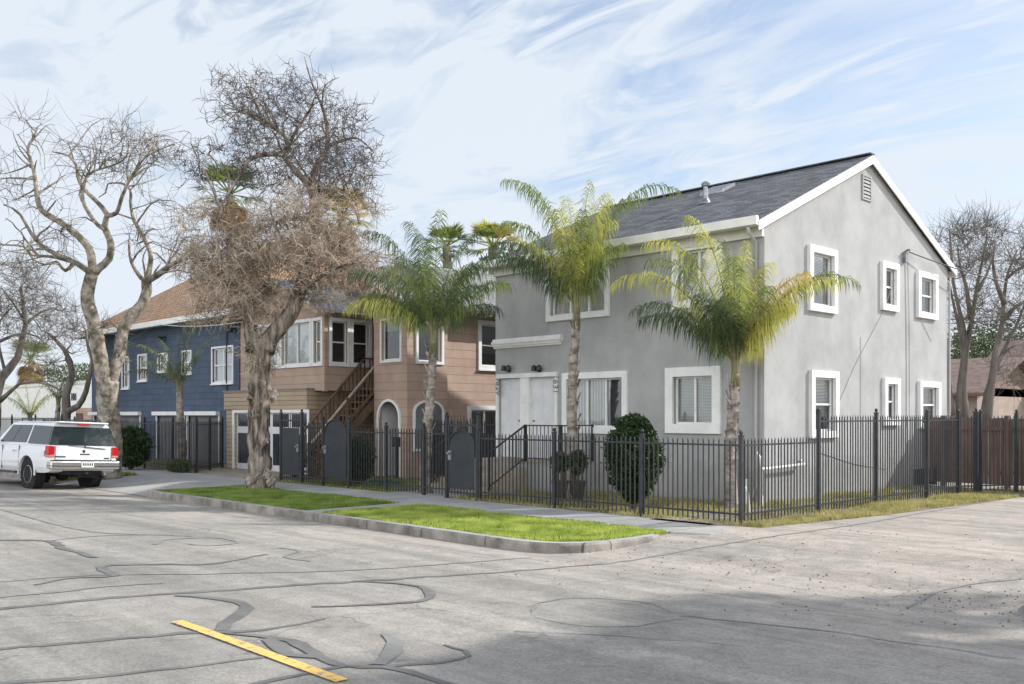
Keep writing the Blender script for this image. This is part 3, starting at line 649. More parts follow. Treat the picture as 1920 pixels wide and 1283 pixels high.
# left block, front
P = front_plane(LBY); hs = []
zt0, zt1 = onY(605,594,LBY)[1], onY(527,604,LBY)[1]; zb = onY(605,686,LBY)[1]
for p0, p1, c, gm in ((478,526,2,'glassr'), (526,586,2,'glassr'), (586,607,1,'glass')):
    hs.append(window(brown, P, onY(p0,640,LBY)[0]+.01, onY(p1,640,LBY)[0]-.01, zb, zt0, tw=.1, tp=.05, cols=c, rows=2 if c == 1 else 1, blinds='c' if c > 1 else 'h', bm='blind', half=.0, glassm=gm))
w = MB(); P.wall(w, LBX0, LBX1, 2.53, LBE, hs)
apx, apz = (LBX0+LBX1)/2, LBE+1.02
w.quad((LBX0,LBY,LBE), (LBX1,LBY,LBE), (apx,LBY,apz))
S = side_plane(LBX1); h2 = []
y0 = onX(616,640,LBX1)[0]; ym = onX(656,640,LBX1)[0]; y1 = onX(696,640,LBX1)[0]
za = onX(616,595,LBX1)[1]; zb2 = onX(616,686.5,LBX1)[1]
for a, b in ((y0, ym-.005), (ym+.005, y1)): h2.append(window(brown, S, a, b, zb2, za, tw=.1, tp=.05, rows=2, blinds=None))
S.wall(w, LBY, 21, 2.53, LBE, h2); w.quad((GBX1,LBY,2.53), (LBX1,LBY,2.53), (LBX1,21,2.53), (GBX1,21,2.53))
w.quad((LBX0,LBY,2.53), (LBX0,24,2.53), (LBX0,24,LBE), (LBX0,LBY,LBE))
w.quad((GBX1,19,-.05), (GBX1,22,-.05), (GBX1,22,2.53), (GBX1,19,2.53))
w.build('upper_wall', TS, brown, fix=False)
cbd = MB(); cbd.box(LBX1-.012, LBX1+.03, LBY-.03, LBY+.09, 2.5, LBE); cbd.box(LBX1-.09, LBX1-.012, LBY-.03, LBY, 2.5, LBE); cbd.build('corner_board', TS, brown)
# right block
P = front_plane(RBY)
ax0, ax1 = onY(711,800,RBY)[0], onY(749,800,RBY)[0]; azt = onY(730,753,RBY)[1]; rad = (ax1-ax0)/2; azs = azt-rad
fwx = window(brown, P, onY(714,640,RBY)[0], onY(754,640,RBY)[0], onY(714,681,RBY)[1], onY(714,598,RBY)[1], tw=.07, tp=.04, rows=1, blinds='h', half=.72, bm='blind2')
w = MB()
P.wall(w, RBX0, RBX1, -.05, RBE, [fwx, (ax0, ax1, -.05, azt)], .14)
# spandrels round the arch
K = 10
for s in (0, 1):
    cx = (ax0+ax1)/2
    for i in range(K):
        t0, t1 = math.pi/2*i/K, math.pi/2*(i+1)/K; sg = -1 if s == 0 else 1
        p0 = (cx+sg*rad*math.cos(t0), azs+rad*math.sin(t0)); p1 = (cx+sg*rad*math.cos(t1), azs+rad*math.sin(t1)); ed = ax0 if s == 0 else ax1
        w.quad(P.p(*p0), P.p(*p1), P.p(p1[0], azt), P.p(p0[0], azt)) if abs(p1[0]-p0[0]) > 1e-5 else None
# arch rim
rim = MB()
def arc_pts(cx, zs, r, x0=None): return [(cx+r*math.cos(math.pi*i/16), zs+r*math.sin(math.pi*i/16)) for i in range(17)]
def rim_on(pl, cx, zs, r, zb_, wd=.07, c0=-.02, c1=.05, sill=False):
    mb = MB(); o_ = [(cx+r+wd, zb_)]+arc_pts(cx, zs, r+wd)+[(cx-r-wd, zb_)]; i_ = [(cx+r, zb_)]+arc_pts(cx, zs, r)+[(cx-r, zb_)]
    for k in range(len(o_)-1):
        q = [o_[k], o_[k+1], i_[k+1], i_[k]]
        mb.hexa([pl.p(*a, c0) for a in q]+[pl.p(*a, c1) for a in q])
    if sill: pl.box(mb, cx-r-wd-.04, cx+r+wd+.04, zb_-.08, zb_, c0, c1+.04)
    return mb
cx = (ax0+ax1)/2
rim_on(P, cx, azs, rad, 0).build('entry_arch', M['white'], brown)
en = MB(); en.quad(P.p(ax0,-.05,-.9), P.p(ax1,-.05,-.9), P.p(ax1,azt,-.9), P.p(ax0,azt,-.9)); en.quad(P.p(ax1,-.05,-.1), P.p(ax1,-.05,-.9), P.p(ax1,azt,-.9), P.p(ax1,azt,-.1)); en.quad(P.p(ax0,azt,-.1), P.p(ax1,azt,-.1), P.p(ax1,azt,-.9), P.p(ax0,azt,-.9))
en.build('entry_recess', M['brown'], brown, fix=False)
en = MB(); en.quad(P.p(ax0+.002,-.05,-.1), P.p(ax0+.002,-.05,-.9), P.p(ax0+.002,azt,-.9), P.p(ax0+.002,azt,-.1)); en.build('entry_reveal', M['whitedoor'], brown, fix=False)
dd = MB(); P.box(dd, ax0+.08, ax1-.05, 0, 1.95, -.89, -.85); dd.build('door', M['brown'], brown)
S = side_plane(RBX1); YB = 18.4
h1 = window(brown, S, onX(779,640,RBX1)[0], onX(831,640,RBX1)[0], onX(779,682,RBX1)[1], onX(779,602,RBX1)[1], tw=.08, tp=.05, rows=1, blinds='c', glassm='glassr', bm='blind')
ay0, ay1 = onX(777,800,RBX1)[0], onX(828,800,RBX1)[0]; azb = onX(777,842,RBX1)[1]; ahz = onX(800,754,RBX1)[1]; ar = (ay1-ay0)/2
S.wall(w, RBY, YB, -.05, RBE, [h1], .14)
RX2 = RBX1-.16; S2 = side_plane(RX2)
w.quad((RBX1,YB,-.05), (RX2,YB,-.05), (RX2,YB,RBE), (RBX1,YB,RBE))
h3 = window(brown, S2, onX(896,640,RX2)[0], onX(896,640,RX2)[0]+1.05, onX(896,693,RX2)[1], onX(896,600,RX2)[1], tw=.12, tp=.05, rows=2, blinds='h', half=.3, bm='blind2', bot=True)
h4 = window(brown, S2, onX(876,790,RX2)[0], onX(876,790,RX2)[0]+1.5, onX(876,815,RX2)[1]-.25, onX(876,761,RX2)[1], tw=.13, tp=.05, cols=2, blinds='h', bm='blind2')
S2.wall(w, YB, 27, -.05, RBE, [h3, h4], .14)
w.quad((RBX0,RBY,-.05), (RBX0,27,-.05), (RBX0,27,RBE), (RBX0,RBY,RBE))
w.quad((RBX0,RBY,RBE), (RBX1,RBY,RBE), ((-23.9-21.4)/2,RBY,RBE+.55))
w.quad((GBX1,21,-.05), (RBX0,21,-.05), (RBX0,21,LBE), (GBX1,21,LBE)); w.quad((-29.6,27,0), (RX2,27,0), (RX2,27,LBE), (-29.6,27,LBE)); w.quad((-29.6,19,0),(-29.6,27,0),(-29.6,27,LBE),(-29.6,19,LBE))
w.build('wall', TS, brown, fix=False)
# arched blind window on the bay side
cy = (ay0+ay1)/2; flat = ahz-ar*.55
def arch_low(pl, cx, zs, r, k, zb_, wd, c0, c1):
    mb = MB(); o_ = [(cx+r+wd, zb_)]+[(cx+(r+wd)*math.cos(math.pi*i/14), zs+(r*k+wd)*math.sin(math.pi*i/14)) for i in range(15)]+[(cx-r-wd, zb_)]
    i_ = [(cx+r, zb_)]+[(cx+r*math.cos(math.pi*i/14), zs+r*k*math.sin(math.pi*i/14)) for i in range(15)]+[(cx-r, zb_)]
    for j in range(len(o_)-1):
        q = [o_[j], o_[j+1], i_[j+1], i_[j]]; mb.hexa([pl.p(*a, c0) for a in q]+[pl.p(*a, c1) for a in q])
    pl.box(mb, cx-r-wd-.04, cx+r+wd+.04, zb_-.07, zb_, c0, c1+.03); return mb, i_
mb, ip = arch_low(S, cy, flat, ar, .55, azb, .06, .0, .06)
aw = mb.build('arched_window', M['white'], brown)
q = MB(); q.quad(*[S.p(a, b, .012) for a, b in ip]); q.build('pane', M['door_grey'], aw, fix=False)
# roofs
def slope(mb, a, b, c, d, t=.08):
    q = [Vector(p) for p in (a,b,c,d)]; mb.hexa(q+[p+Vector((0,0,t)) for p in q])
rf = MB(); ex0, ex1, fy = LBX0-.35, LBX1+.38, LBY-.5; ez = LBE-.07
slope(rf, (ex1,fy,ez), (ex1,24,ez), (apx,24,apz+.1), (apx,fy,apz+.1)); slope(rf, (ex0,fy,ez), (ex0,24,ez), (apx,24,apz+.1), (apx,fy,apz+.1))
ro = rf.build('roof', M['sh_dark'], brown)
for e in (ex0, ex1): rk = MB(); rk.bar((e,fy-.012,ez+.0), (apx,fy-.012,apz+.12), .03, .17); rk.build('rake_board', M['beige_side'], ro)
rt = MB()
for k in range(9): rt.box(LBX1+.0, LBX1+.3, 16.1+k*.6, 16.16+k*.6, LBE-.12, LBE-.03)
rt.build('rafter_tail', M['brown'], ro)
rf = MB(); ex0, ex1, fy = -23.95, -21.3, RBY-.45; am = (ex0+ex1)/2; az = RBE+.62; ez = RBE-.04
slope(rf, (ex1,fy,ez), (ex1,27.3,ez), (am,27.3,az), (am,fy,az)); slope(rf, (ex0,fy,ez), (ex0,20,ez), (am,20,az), (am,fy,az))
slope(rf, (am,19.2,az), (am,27.3,az), (-25.2,27.3,az+1.2), (-25.2,19.2,az+1.2)); slope(rf, (-28.8,19.2,az), (-28.8,27.3,az), (-25.2,27.3,az+1.2), (-25.2,19.2,az+1.2))
rf.quad((am,19.22,az), (-25.2,19.22,az+1.2), (-28.8,19.22,az), (-28.8,19.22,LBE), (am,19.22,LBE))
r2o = rf.build('roof', M['sh_pale'], brown)
for e in (ex0, ex1): rk = MB(); rk.bar((e,fy-.012,ez+.05), (am,fy-.012,az+.05), .03, .16); rk.build('rake_board', M['cream'], r2o)
rt = MB()
for k in range(14): rt.box(RBX1-.02, ex1-.02, 17.2+k*.62, 17.28+k*.62, RBE-.13, RBE-.045)
rt.build('rafter_tail', M['cream'], r2o)
fb = MB(); fb.box(ex1-.02, ex1+.005, fy, 27.3, RBE-.085, RBE+.02); fb.build('fascia', M['brown'], r2o)
# wooden outside stair
sx0, sx1 = -24.42, -23.5
ws = empty('wooden_stair', (-24,15,0), 'steep brown timber outside stair with pale handrail beside the tan house', 'stair')
n = 13; ya, yb2 = 14.75, 17.25; H = 2.6
for k in range(n):
    z = H*(k+1)/n; y = ya+(yb2-ya)*k/n
    b = MB(); b.box(sx0, sx1, y-.02, y+.25, z-.045, z); b.build('tread', M['brown'], ws)
b = MB()
for x in (sx0-.03, sx1+.005): b.hexa([(x,ya-.1,-.02),(x+.035,ya-.1,-.02),(x+.035,ya+.12,-.02),(x,ya+.12,-.02),(x,yb2-.05,H-.05),(x+.035,yb2-.05,H-.05),(x+.035,yb2+.2,H-.12),(x,yb2+.2,H-.12)])
b.build('stringer', M['brown'], ws)
b = MB(); b.box(sx0, sx1+.04, yb2+.02, 19, H-.08, H-.003); b.box(sx1-.06, sx1+.03, 18.6, 18.7, 0, H-.08); b.build('landing', M['brown'], ws)
for x in (sx1+.02, sx0+.04):
    b = MB(); b.bar((x,ya,.95), (x,yb2,H+.93), .07, .045); b.bar((x,yb2,H+.93), (x,19,H+.93), .07, .045); b.build('handrail', M['tanconc'] if x > -24 else M['brown'], ws)
    b = MB(); b.bar((x,ya+.1,.4), (x,yb2,H+.18), .035, .06)
    for i in range(1, 18):
        t = i/18; y = ya+(yb2-ya)*t; b.bar((x,y,.12+H*t+.1), (x,y,.93+H*t), .03)
    for i in range(8): b.bar((x,yb2+.2*i,H), (x,yb2+.2*i,H+.92), .03)
    b.build('baluster', M['brown'], ws)
    b = MB(); b.bar((x,ya-.02,0), (x,ya-.02,1.02), .09); b.build('newel_post', M['brown'], ws)
    b = MB(); b.bar((x,(ya+yb2)/2,.6), (x,(ya+yb2)/2,H/2+1.0), .08); b.build('newel_post', M['brown'], ws)
mbx = MB(); q = onY(741, 829, 16.4); x, z = q; mbx.box(x-.11, x+.11, 16.36, 16.5, z-.14, z+.12); mbx.box(x-.115, x+.115, 16.34, 16.5, z+.1, z+.14); mbx.bar((x,16.46,0), (x,16.46,z-.14), .04)
tag(mbx.build('mailbox', M['black']), 'black mailbox on a thin post right of the arched entry', 'mailbox')
# ================================================================== blue house
blue = empty('blue_house', (-38,17,0), 'navy blue two storey house with tan hip roof and grey garage doors', 'house')
BX0, BX1, BY, BE = -45.7, -31.3, 17.0, 5.55
P = front_plane(BY); hs = []
for p0, p1, t_, b_, c in ((229,243,(229,669),(229,730),1), (259,276,(259,665),(259,716),1), (296,315,(315,661),(296,699),1), (341,360,(360,656),(341,703),1), (397.5,438.5,(438,647),(397.5,721),2)):
    hs.append(window(blue, P, onY(p0,700,BY)[0], onY(p1,700,BY)[0], onY(*b_,BY)[1], onY(*t_,BY)[1], tw=.07, tp=.04, ins=.05, cols=c, rows=2, blinds='c', bm='blind', glassm='glassr', bot=True))
gs = []
for p0, p1 in ((176,204),(208,263),(294,346),(352,411)):
    a0, a1 = onY(p0,800,BY)[0], onY(p1,800,BY)[0]; gs.append((a0, a1, -.05, onY(350,779,BY)[1]))
w = MB(); P.wall(w, BX0, BX1, -.05, BE, hs+gs, .15)
w.quad((BX1,BY,-.05), (BX1,28,-.05), (BX1,28,BE), (BX1,BY,BE)); w.quad((BX0,BY,-.05), (BX0,28,-.05), (BX0,28,BE), (BX0,BY,BE)); w.quad((BX0,28,-.05), (BX1,28,-.05), (BX1,28,BE), (BX0,28,BE))
w.build('wall', M['blue_side'], blue, fix=False)
for a0, a1, z0, z1 in gs:
    d = MB(); P.box(d, a0, a1, 0, z1, -.14, -.1)
    for k in range(1, 4): P.box(d, a0+.02, a1-.02, z1*k/4-.01, z1*k/4+.01, -.1, -.09)
    do = d.build('garage_door', M['door_grey'], blue)
    j = MB(); P.box(j, a0-.05, a0+.03, 0, z1, -.02, .03); P.box(j, a1-.03, a1+.05, 0, z1, -.02, .03); j.build('door_jamb', M['white'], do)
for p0, p1 in ((171,265),(291,412)):
    a0, a1 = onY(p0,773,BY)[0], onY(p1,773,BY)[0]; z = onY(350,779,BY)[1]
    l = MB(); P.box(l, a0, a1, z+.002, z+.15, -.01, .16); l.build('lintel', M['white'], blue)
ov = .55; ze = BE-.02; x0, x1, y0, y1 = BX0-ov, BX1+ov, BY-ov, 28+ov; hd = (y1-y0)/2; pk = .68
A, B, C_, D = (x0,y0,ze), (x1,y0,ze), (x1,y1,ze), (x0,y1,ze); E_, F_ = (x0+hd,y0+hd,ze+hd*pk), (x1-hd,y0+hd,ze+hd*pk)
rf = MB(); rf.add([A,B,C_,D,E_,F_]+[(p[0],p[1],p[2]-.05) for p in (A,B,C_,D)], [(0,1,5,4),(1,2,5),(2,3,4,5),(3,0,4),(6,7,8,9)]); ro = rf.build('roof', M['sh_tan'], blue)
fa = MB(); fa.box(x0-.03, x1+.03, y0-.12, y0, ze-.2, ze+.01); fa.box(x1, x1+.03, y0, y1, ze-.2, ze+.008); fa.box(x0-.03, x0, y0, y1, ze-.2, ze+.008); fa.box(x0, x1, y0+.002, BY-.002, ze-.12, ze-.06)
fa.build('fascia', M['white'], blue)
pvt = MB(); pvt.tube([(x0+5.5,y0+3.2,ze+2.0),(x0+5.5,y0+3.2,ze+2.7)], .06, 8); pvt.tube([(x0+5.2,y0+3.2,ze+2.0),(x0+5.2,y0+3.2,ze+2.5)], .05, 8); pvt.build('flue_pipe', M['brown'], ro)
for px, py in ((310,634),(442,618)):
    x, z = onY(px,py,BY); l = MB(); l.box(x-.08,x+.08,BY-.04,BY,z-.08,z+.08); l.box(x-.04,x+.04,BY-.2,BY-.04,z-.01,z+.05)
    lo = l.build('wall_lamp', M['black'], blue); l = MB(); l.lathe([(.04,.05),(.12,-.02),(.14,-.1),(.12,-.12)], (x,BY-.25,z), 12); l.build('lamp_shade', M['black'], lo, smooth=True)
w = MB(); w.tube([(BX1-.3,BY-.05,5.0),(BX1-.3,BY-.05,.1)], .045, 8); w.tube([(-32.6,BY-.05,5.3),(-32.6,BY-.05,2.4)], .03, 6); w.build('downpipe', M['black'], blue)
# ================================================================== far white building
wb = empty('white_building', (-66,22,0), 'low cream white building with flat roof and black street number at far left', 'building')
WY = 22; xr = -58.6; zt = onY(150,720,WY)[1]
w = MB(); w.box(-100, xr, WY, 40, -.05, zt); w.build('wall', M['white'], wb)
w = MB(); w.box(-100.1, xr+.1, WY-.1, 40.1, zt, zt+.18); w.build('parapet', M['cream'], wb)
w = MB(); a0 = onY(150,780,WY)[0]; w.box(a0, xr+.15, WY-.25, WY-.002, -.05, onY(160,765,WY)[1]); w.build('lean_to', M['tan_side'], wb)
w = MB(); w.box(a0+.15, a0+1.2, WY-.3, WY-.252, 0, 1.9); w.build('door', M['brown'], wb)
x, z = onY(139,745,WY); text('101', .68, (x,WY-.03,z), (R(90),0,0), M['lettering'], wb, 'building_number', .02)
# ================================================================== far right red house and background
rh = empty('red_roof_house', (-6,44,0), 'dusty pink house with red brown roof behind the bare trees at right', 'house')
Yh = 46.0; xa, xb = onY(1835,700,Yh)[0], onY(2060,700,Yh)[0]; ze_ = onY(1880,738,Yh)[1]; zr = onY(1900,690,Yh)[1]
P = front_plane(Yh); pinkw = noisy('dusty pink plaster', (.3,.24,.205), (.38,.31,.27), 2, .9, 40, .1); M['pink'] = pinkw
w = MB(); hh = [window(rh, P, onY(1868,760,Yh)[0], onY(1896,760,Yh)[0], onY(1870,784,Yh)[1], onY(1870,741,Yh)[1], tw=.12, tp=.05, cols=2, blinds='c', glassm='glass')]
P.wall(w, xa, xb, 0, ze_, hh); w.quad((xa,Yh,0), (xa,Yh+9,0), (xa,Yh+9,ze_), (xa,Yh,ze_)); w.build('wall', pinkw, rh, fix=False)
w = MB(); slope(w, (xa-.5,Yh-.6,ze_-.1), (xb,Yh-.6,ze_-.1), (xb,Yh+4,zr+1.4), (xa-.5,Yh+4,zr+1.4), .12); w.quad((xa,Yh,ze_), (xa,Yh+9,ze_), (xa,Yh+4.5,zr+1.3)); slope(w, (xa-.5,Yh+9.6,ze_-.1), (xb,Yh+9.6,ze_-.1), (xb,Yh+4,zr+1.4), (xa-.5,Yh+4,zr+1.4), .12)
red = noisy('dull brown roof tiles', (.16,.115,.095), (.26,.19,.16), 4, .9, 30, .3); w.build('roof', red, rh)
rh2 = empty('pale_cottage', (-14,46,0), 'pale cottage wall glimpsed behind the red board fence and bare trunks', 'house')
Yc = 40; xa, xb = onY(1778,700,Yc)[0]-3, onY(1832,700,Yc)[0]; P = front_plane(Yc)
w = MB(); hh = [window(rh2, P, onY(1800,760,Yc)[0], onY(1816,760,Yc)[0], onY(1808,785,Yc)[1], onY(1808,752,Yc)[1], tw=.1, tp=.04, blinds='c')]
P.wall(w, xa, xb, 0, onY(1800,738,Yc)[1], hh); w.quad((xb,Yc,0), (xb,Yc+8,0), (xb,Yc+8,2.9), (xb,Yc,2.9)); w.build('wall', M['pink'], rh2, fix=False)
w = MB(); z0, z1 = onY(1800,738,Yc)[1]-.1, onY(1800,705,Yc)[1]+.8; slope(w, (xa,Yc-.5,z0), (xb+.5,Yc-.5,z0), (xb+.5,Yc+4,z1), (xa,Yc+4,z1), .12); slope(w, (xa,Yc+8.5,z0), (xb+.5,Yc+8.5,z0), (xb+.5,Yc+4,z1), (xa,Yc+4,z1), .12); w.quad((xb,Yc,z0),(xb,Yc+8,z0),(xb,Yc+4,z1)); w.build('roof', red, rh2)
# ================================================================== fences and gates
def fence_run(parent, a, b, h, posts, gap=.105, top=.1, bot=.13, z0=.04, skip=()):
    """pickets and two rails from a to b (ground points); posts at listed fractions"""
    a = Vector((*a,0)); b = Vector((*b,0)); L_ = (b-a).length; n = int(L_/gap); pk = MB(); d = (b-a).normalized(); s = d.cross(Vector((0,0,1)))
    pr = random.Random(int(L_*1000))
    for i in range(n+1):
        p = a+d*(i+.5)*gap
        if (p-a).length > L_-.03: break
        j = pr.uniform(-.008,.008)
        pk.bar(p+Vector((0,0,z0+j)), p+Vector((j,0,h-.05)), .018, .018, up=(d.x,d.y,0))
        t = .009; c = p+Vector((0,0,h-.05))
        pk.add([c+d*t+s*t, c-d*t+s*t, c-d*t-s*t, c+d*t-s*t, c+Vector((0,0,.055))], [(0,1,4),(1,2,4),(2,3,4),(3,0,4)])
    pk.build('picket_panel', M['black'], parent, fix=False)
    for z in (h-top-.02, z0+bot):
        r_ = MB(); r_.bar(a+Vector((0,0,z)), b+Vector((0,0,z)), .035, .03); r_.build('rail', M['black'], parent)
    for f in posts:
        p = a.lerp(b, f); fence_post(parent, p, h+.03)
def fence_post(parent, p, h, w=.065):
    q = MB(); q.box(p[0]-w/2, p[0]+w/2, p[1]-w/2, p[1]+w/2, -.05, h); q.box(p[0]-w*.62, p[0]+w*.62, p[1]-w*.62, p[1]+w*.62, h, h+.02)
    q.lathe([(.012,0),(.03,.02),(.036,.045),(.024,.07),(.004,.08)], (p[0],p[1],h+.02), 8)
    return q.build('post', M['black'], parent)
FYc = 13.6; X_ = lambda px: onY(px, 900, FYc)[0]
cx0 = -8.7
f1 = empty('iron_fence', (cx0,FYc,0), 'black iron picket fence along the sidewalk before the grey house, ending at the corner post', 'fence')
xg3 = X_(897)
fence_run(f1, (xg3+.05,FYc), (cx0,FYc), 1.42, [0, (X_(1037)-xg3)/(cx0-xg3), (X_(1203)-xg3)/(cx0-xg3), 1])
f2 = empty('iron_fence', (X_(740),FYc,0), 'black iron picket fence before the arched entry, between the two arched gates', 'fence')
xa, xb = X_(657), X_(838); fence_run(f2, (xa,FYc), (xb,FYc), 1.5, [(X_(724)-xa)/(xb-xa), (X_(795)-xa)/(xb-xa)])
f3 = empty('iron_fence', (X_(585),FYc,0), 'short black iron picket run before the wooden stair', 'fence')
fence_run(f3, (X_(568),FYc), (X_(602),FYc), 1.62, [])
f4 = empty('iron_fence', (X_(300),FYc+.2,0), 'black iron picket fence before the blue house garage doors', 'fence')
xa, xb = -42.0, -28.3; fence_run(f4, (xa,FYc+.1), (xb,FYc+.1), 1.62, [.25,.42,.56,.72,.88,1])
fence_run(f4, (xb,FYc+.1), (-30.3,15.6), 1.62, [.5,1])
a1 = empty('iron_fence', (cx0,15,0), 'low black iron picket fence along the alley next to the corner post', 'fence')
fence_run(a1, (cx0,FYc+.05), (cx0,16.05), 1.42, [])
a2 = empty('iron_fence', (cx0,19,0), 'tall black iron picket fence along the alley beside the grey gable wall', 'fence')
YS = [onX(p, 900, cx0)[0] for p in (1535,1643,1738,1797)]
fence_run(a2, (cx0,YS[0]), (cx0,YS[3]), 1.8, [0, (YS[1]-YS[0])/(YS[3]-YS[0]), (YS[2]-YS[0])/(YS[3]-YS[0]), 1])
a3 = empty('iron_fence', (-8.2,23.7,0), 'black iron picket fence end before the red board fence at the alley', 'fence')
fence_run(a3, (cx0,YS[3]+.05), (-8.45,23.15), 1.8, []); fence_run(a3, (-8.45,23.15), (-6.9,25.6), 1.8, [0,.33,.9]); fence_post(a3, (-8.5,23.05), 1.86, .1)
f5 = empty('iron_fence', (-48,13.7,0), 'distant black iron picket fence at the far left behind the parked car', 'fence')
fence_run(f5, (-75,14.5), (-42.3,14.5), 1.7, [.1,.2,.3,.4,.5,.6,.7,.8,.9,1], gap=.16)
def gate(label, p0, p1, h, arch=True, z1=1.45, hs_=1, hinge=.0):
    x0, x1 = X_(p0), X_(p1); g = empty('iron_gate', ((x0+x1)/2,FYc,0), label, 'gate')
    for x in (x0, x1): fence_post(g, (x,FYc), h+.05)
    a, b = x0+.06, x1-.06; fr = MB()
    fr.bar((a,FYc,.12), (b,FYc,.12), .03, .04); fr.bar((a,FYc,h-.15), (b,FYc,h-.15), .03, .04)
    for x in (a, b): fr.bar((x,FYc,.1), (x,FYc,h-.12), .035)
    n = int((b-a)/.1)
    for i in range(1, n):
        x = a+(b-a)*i/n; fr.bar((x,FYc,.06), (x,FYc,h-.02), .018); 
        fr.add([(x-.009,FYc-.009,h-.02),(x+.009,FYc-.009,h-.02),(x+.009,FYc+.009,h-.02),(x-.009,FYc+.009,h-.02),(x,FYc,h+.035)], [(0,1,4),(1,2,4),(2,3,4),(3,0,4)])
    fr.build('gate_frame', M['black'], g)
    pn = MB(); m_ = (a+b)/2; r_ = (b-a)/2-.04
    pts = [(m_-r_,.2),(m_+r_,.2)]+([(m_+r_*math.cos(math.pi*i/14), z1-r_*.75+r_*.75*math.sin(math.pi*i/14)) for i in range(15)] if arch else [(m_+r_,z1),(m_-r_,z1)])
    pn.prism([(p[0],FYc-.022,p[1]) for p in pts], (0,.006,0)); pn.build('sheet_panel', M['blackpan'], g)
    if arch: ar_ = MB(); ar_.tube([(p[0],FYc-.03,p[1]) for p in pts[2:]], .016, 6); ar_.build('arch_bar', M['black'], g)
    k = MB(); xl = (a+.08) if hs_ < 0 else (b-.08); k.box(xl-.05, xl+.05, FYc-.055, FYc-.024, .82, 1.02); k.lathe([(.012,0),(.012,-.04),(.03,-.05),(.03,-.08),(.01,-.085)], (xl,FYc-.04,.96), 8, 'y'); k.build('lock', M['metal'], g)
    return g
gate('black iron gate with arched sheet panel before the grey house steps', 838, 897, 1.72, True, 1.45, -1)
gate('black iron gate with arched sheet panel below the wooden stair rail', 606, 655, 1.62, True, 1.68, -1)
gate('black iron gate with square sheet panel beside the rough tree trunk', 527, 566, 1.8, False, 1.45, 1)
# taller screen between the brown and grey houses
g5 = empty('iron_screen', (-19.5,17.5,0), 'tall dark iron screen closing the gap between tan and grey houses', 'fence')
fence_run(g5, (-21.6,17.6), (-18.5,17.3), 1.65, [0,1]); q = MB(); q.prism([(-21.5,17.64,.1),(-18.6,17.36,.1),(-18.6,17.36,1.3),(-21.5,17.64,1.3)], (0,.006,0)); q.build('mesh_panel', M['blackpan'], g5)
# red board fence
rb = empty('board_fence', (-9,24.8,0), 'weathered red brown board fence behind the grey house', 'fence')
pr = random.Random(5); bd = MB(); x = -10.7; k = 0
while x < -5.2:
    h = 1.72+pr.uniform(-.02,.02); bd.box(x, x+.135, 24.75+.004*(k%2), 24.77+.004*(k%2), .1, h); x += .143; k += 1
bd.build('boards', M['redwood'], rb)
bd = MB(); bd.box(-10.7,-5.2,24.775,24.82,.35,.43); bd.box(-10.7,-5.2,24.69,24.745,1.42,1.5); bd.build('rail', M['redwood'], rb)
for x in (-9.9,-8.4,-6.9,-5.3): b = MB(); b.box(x-.05,x+.05,24.66,24.76,0,1.78); b.build('post', M['redwood'], rb)
# ================================================================== bare trees
def smooth_path(P, rad, step):
    Q = []; Rr = []; n = len(P)
    for i in range(n-1):
        p0, p1, p2, p3 = P[max(i-1,0)], P[i], P[i+1], P[min(i+2,n-1)]
        k = max(1, int((p2-p1).length/step))
        for t in range(k):
            s = t/k
            Q.append(.5*((2*p1)+(p2-p0)*s+(2*p0-5*p1+4*p2-p3)*s*s+(3*p1-p0-3*p2+p3)*s**3)); Rr.append(rad[i]*(1-s)+rad[i+1]*s)
    Q.append(P[-1]); Rr.append(rad[-1]); return Q, Rr
def limb_px(pix, d, r0, r1, dd=0.0, step=.2, rg=None, wob=.0):
    n = len(pix); P = [P3(x, y, d+dd*i/(n-1)) for i, (x, y) in enumerate(pix)]
    if rg: P = [P[0]]+[p+Vector((rg.uniform(-wob,wob), rg.uniform(-wob,wob), 0)) for p in P[1:]]
    rad = [r0+(r1-r0)*(i/(n-1))**.8 for i in range(n)]
    return smooth_path(P, rad, step)
def rnd_dir(rg):
    while True:
        v = Vector((rg.uniform(-1,1), rg.uniform(-1,1), rg.uniform(-1,1)))
        if .05 < v.length < 1: return v.normalized()
def ellip(c, ax, n, rg, power=.45):
    """points in an ellipsoid whose axes lie along right, forward and up"""
    out = []
    rt = Vector((RTX,RTY,0)); fw = Vector((FWX,FWY,0)); cl_ = [rnd_dir(rg)*rg.random()**.4 for _ in range(max(2, n//16))]
    for _ in range(n):
        v = rnd_dir(rg)*rg.random()**power
        if rg.random() < .7: v = rg.choice(cl_)*1.02+Vector((rg.gauss(0,.13),rg.gauss(0,.13),rg.gauss(0,.13)))
        out.append(c+rt*v.x*ax[0]+fw*v.y*ax[1]+Vector((0,0,v.z*ax[2])))
    return out
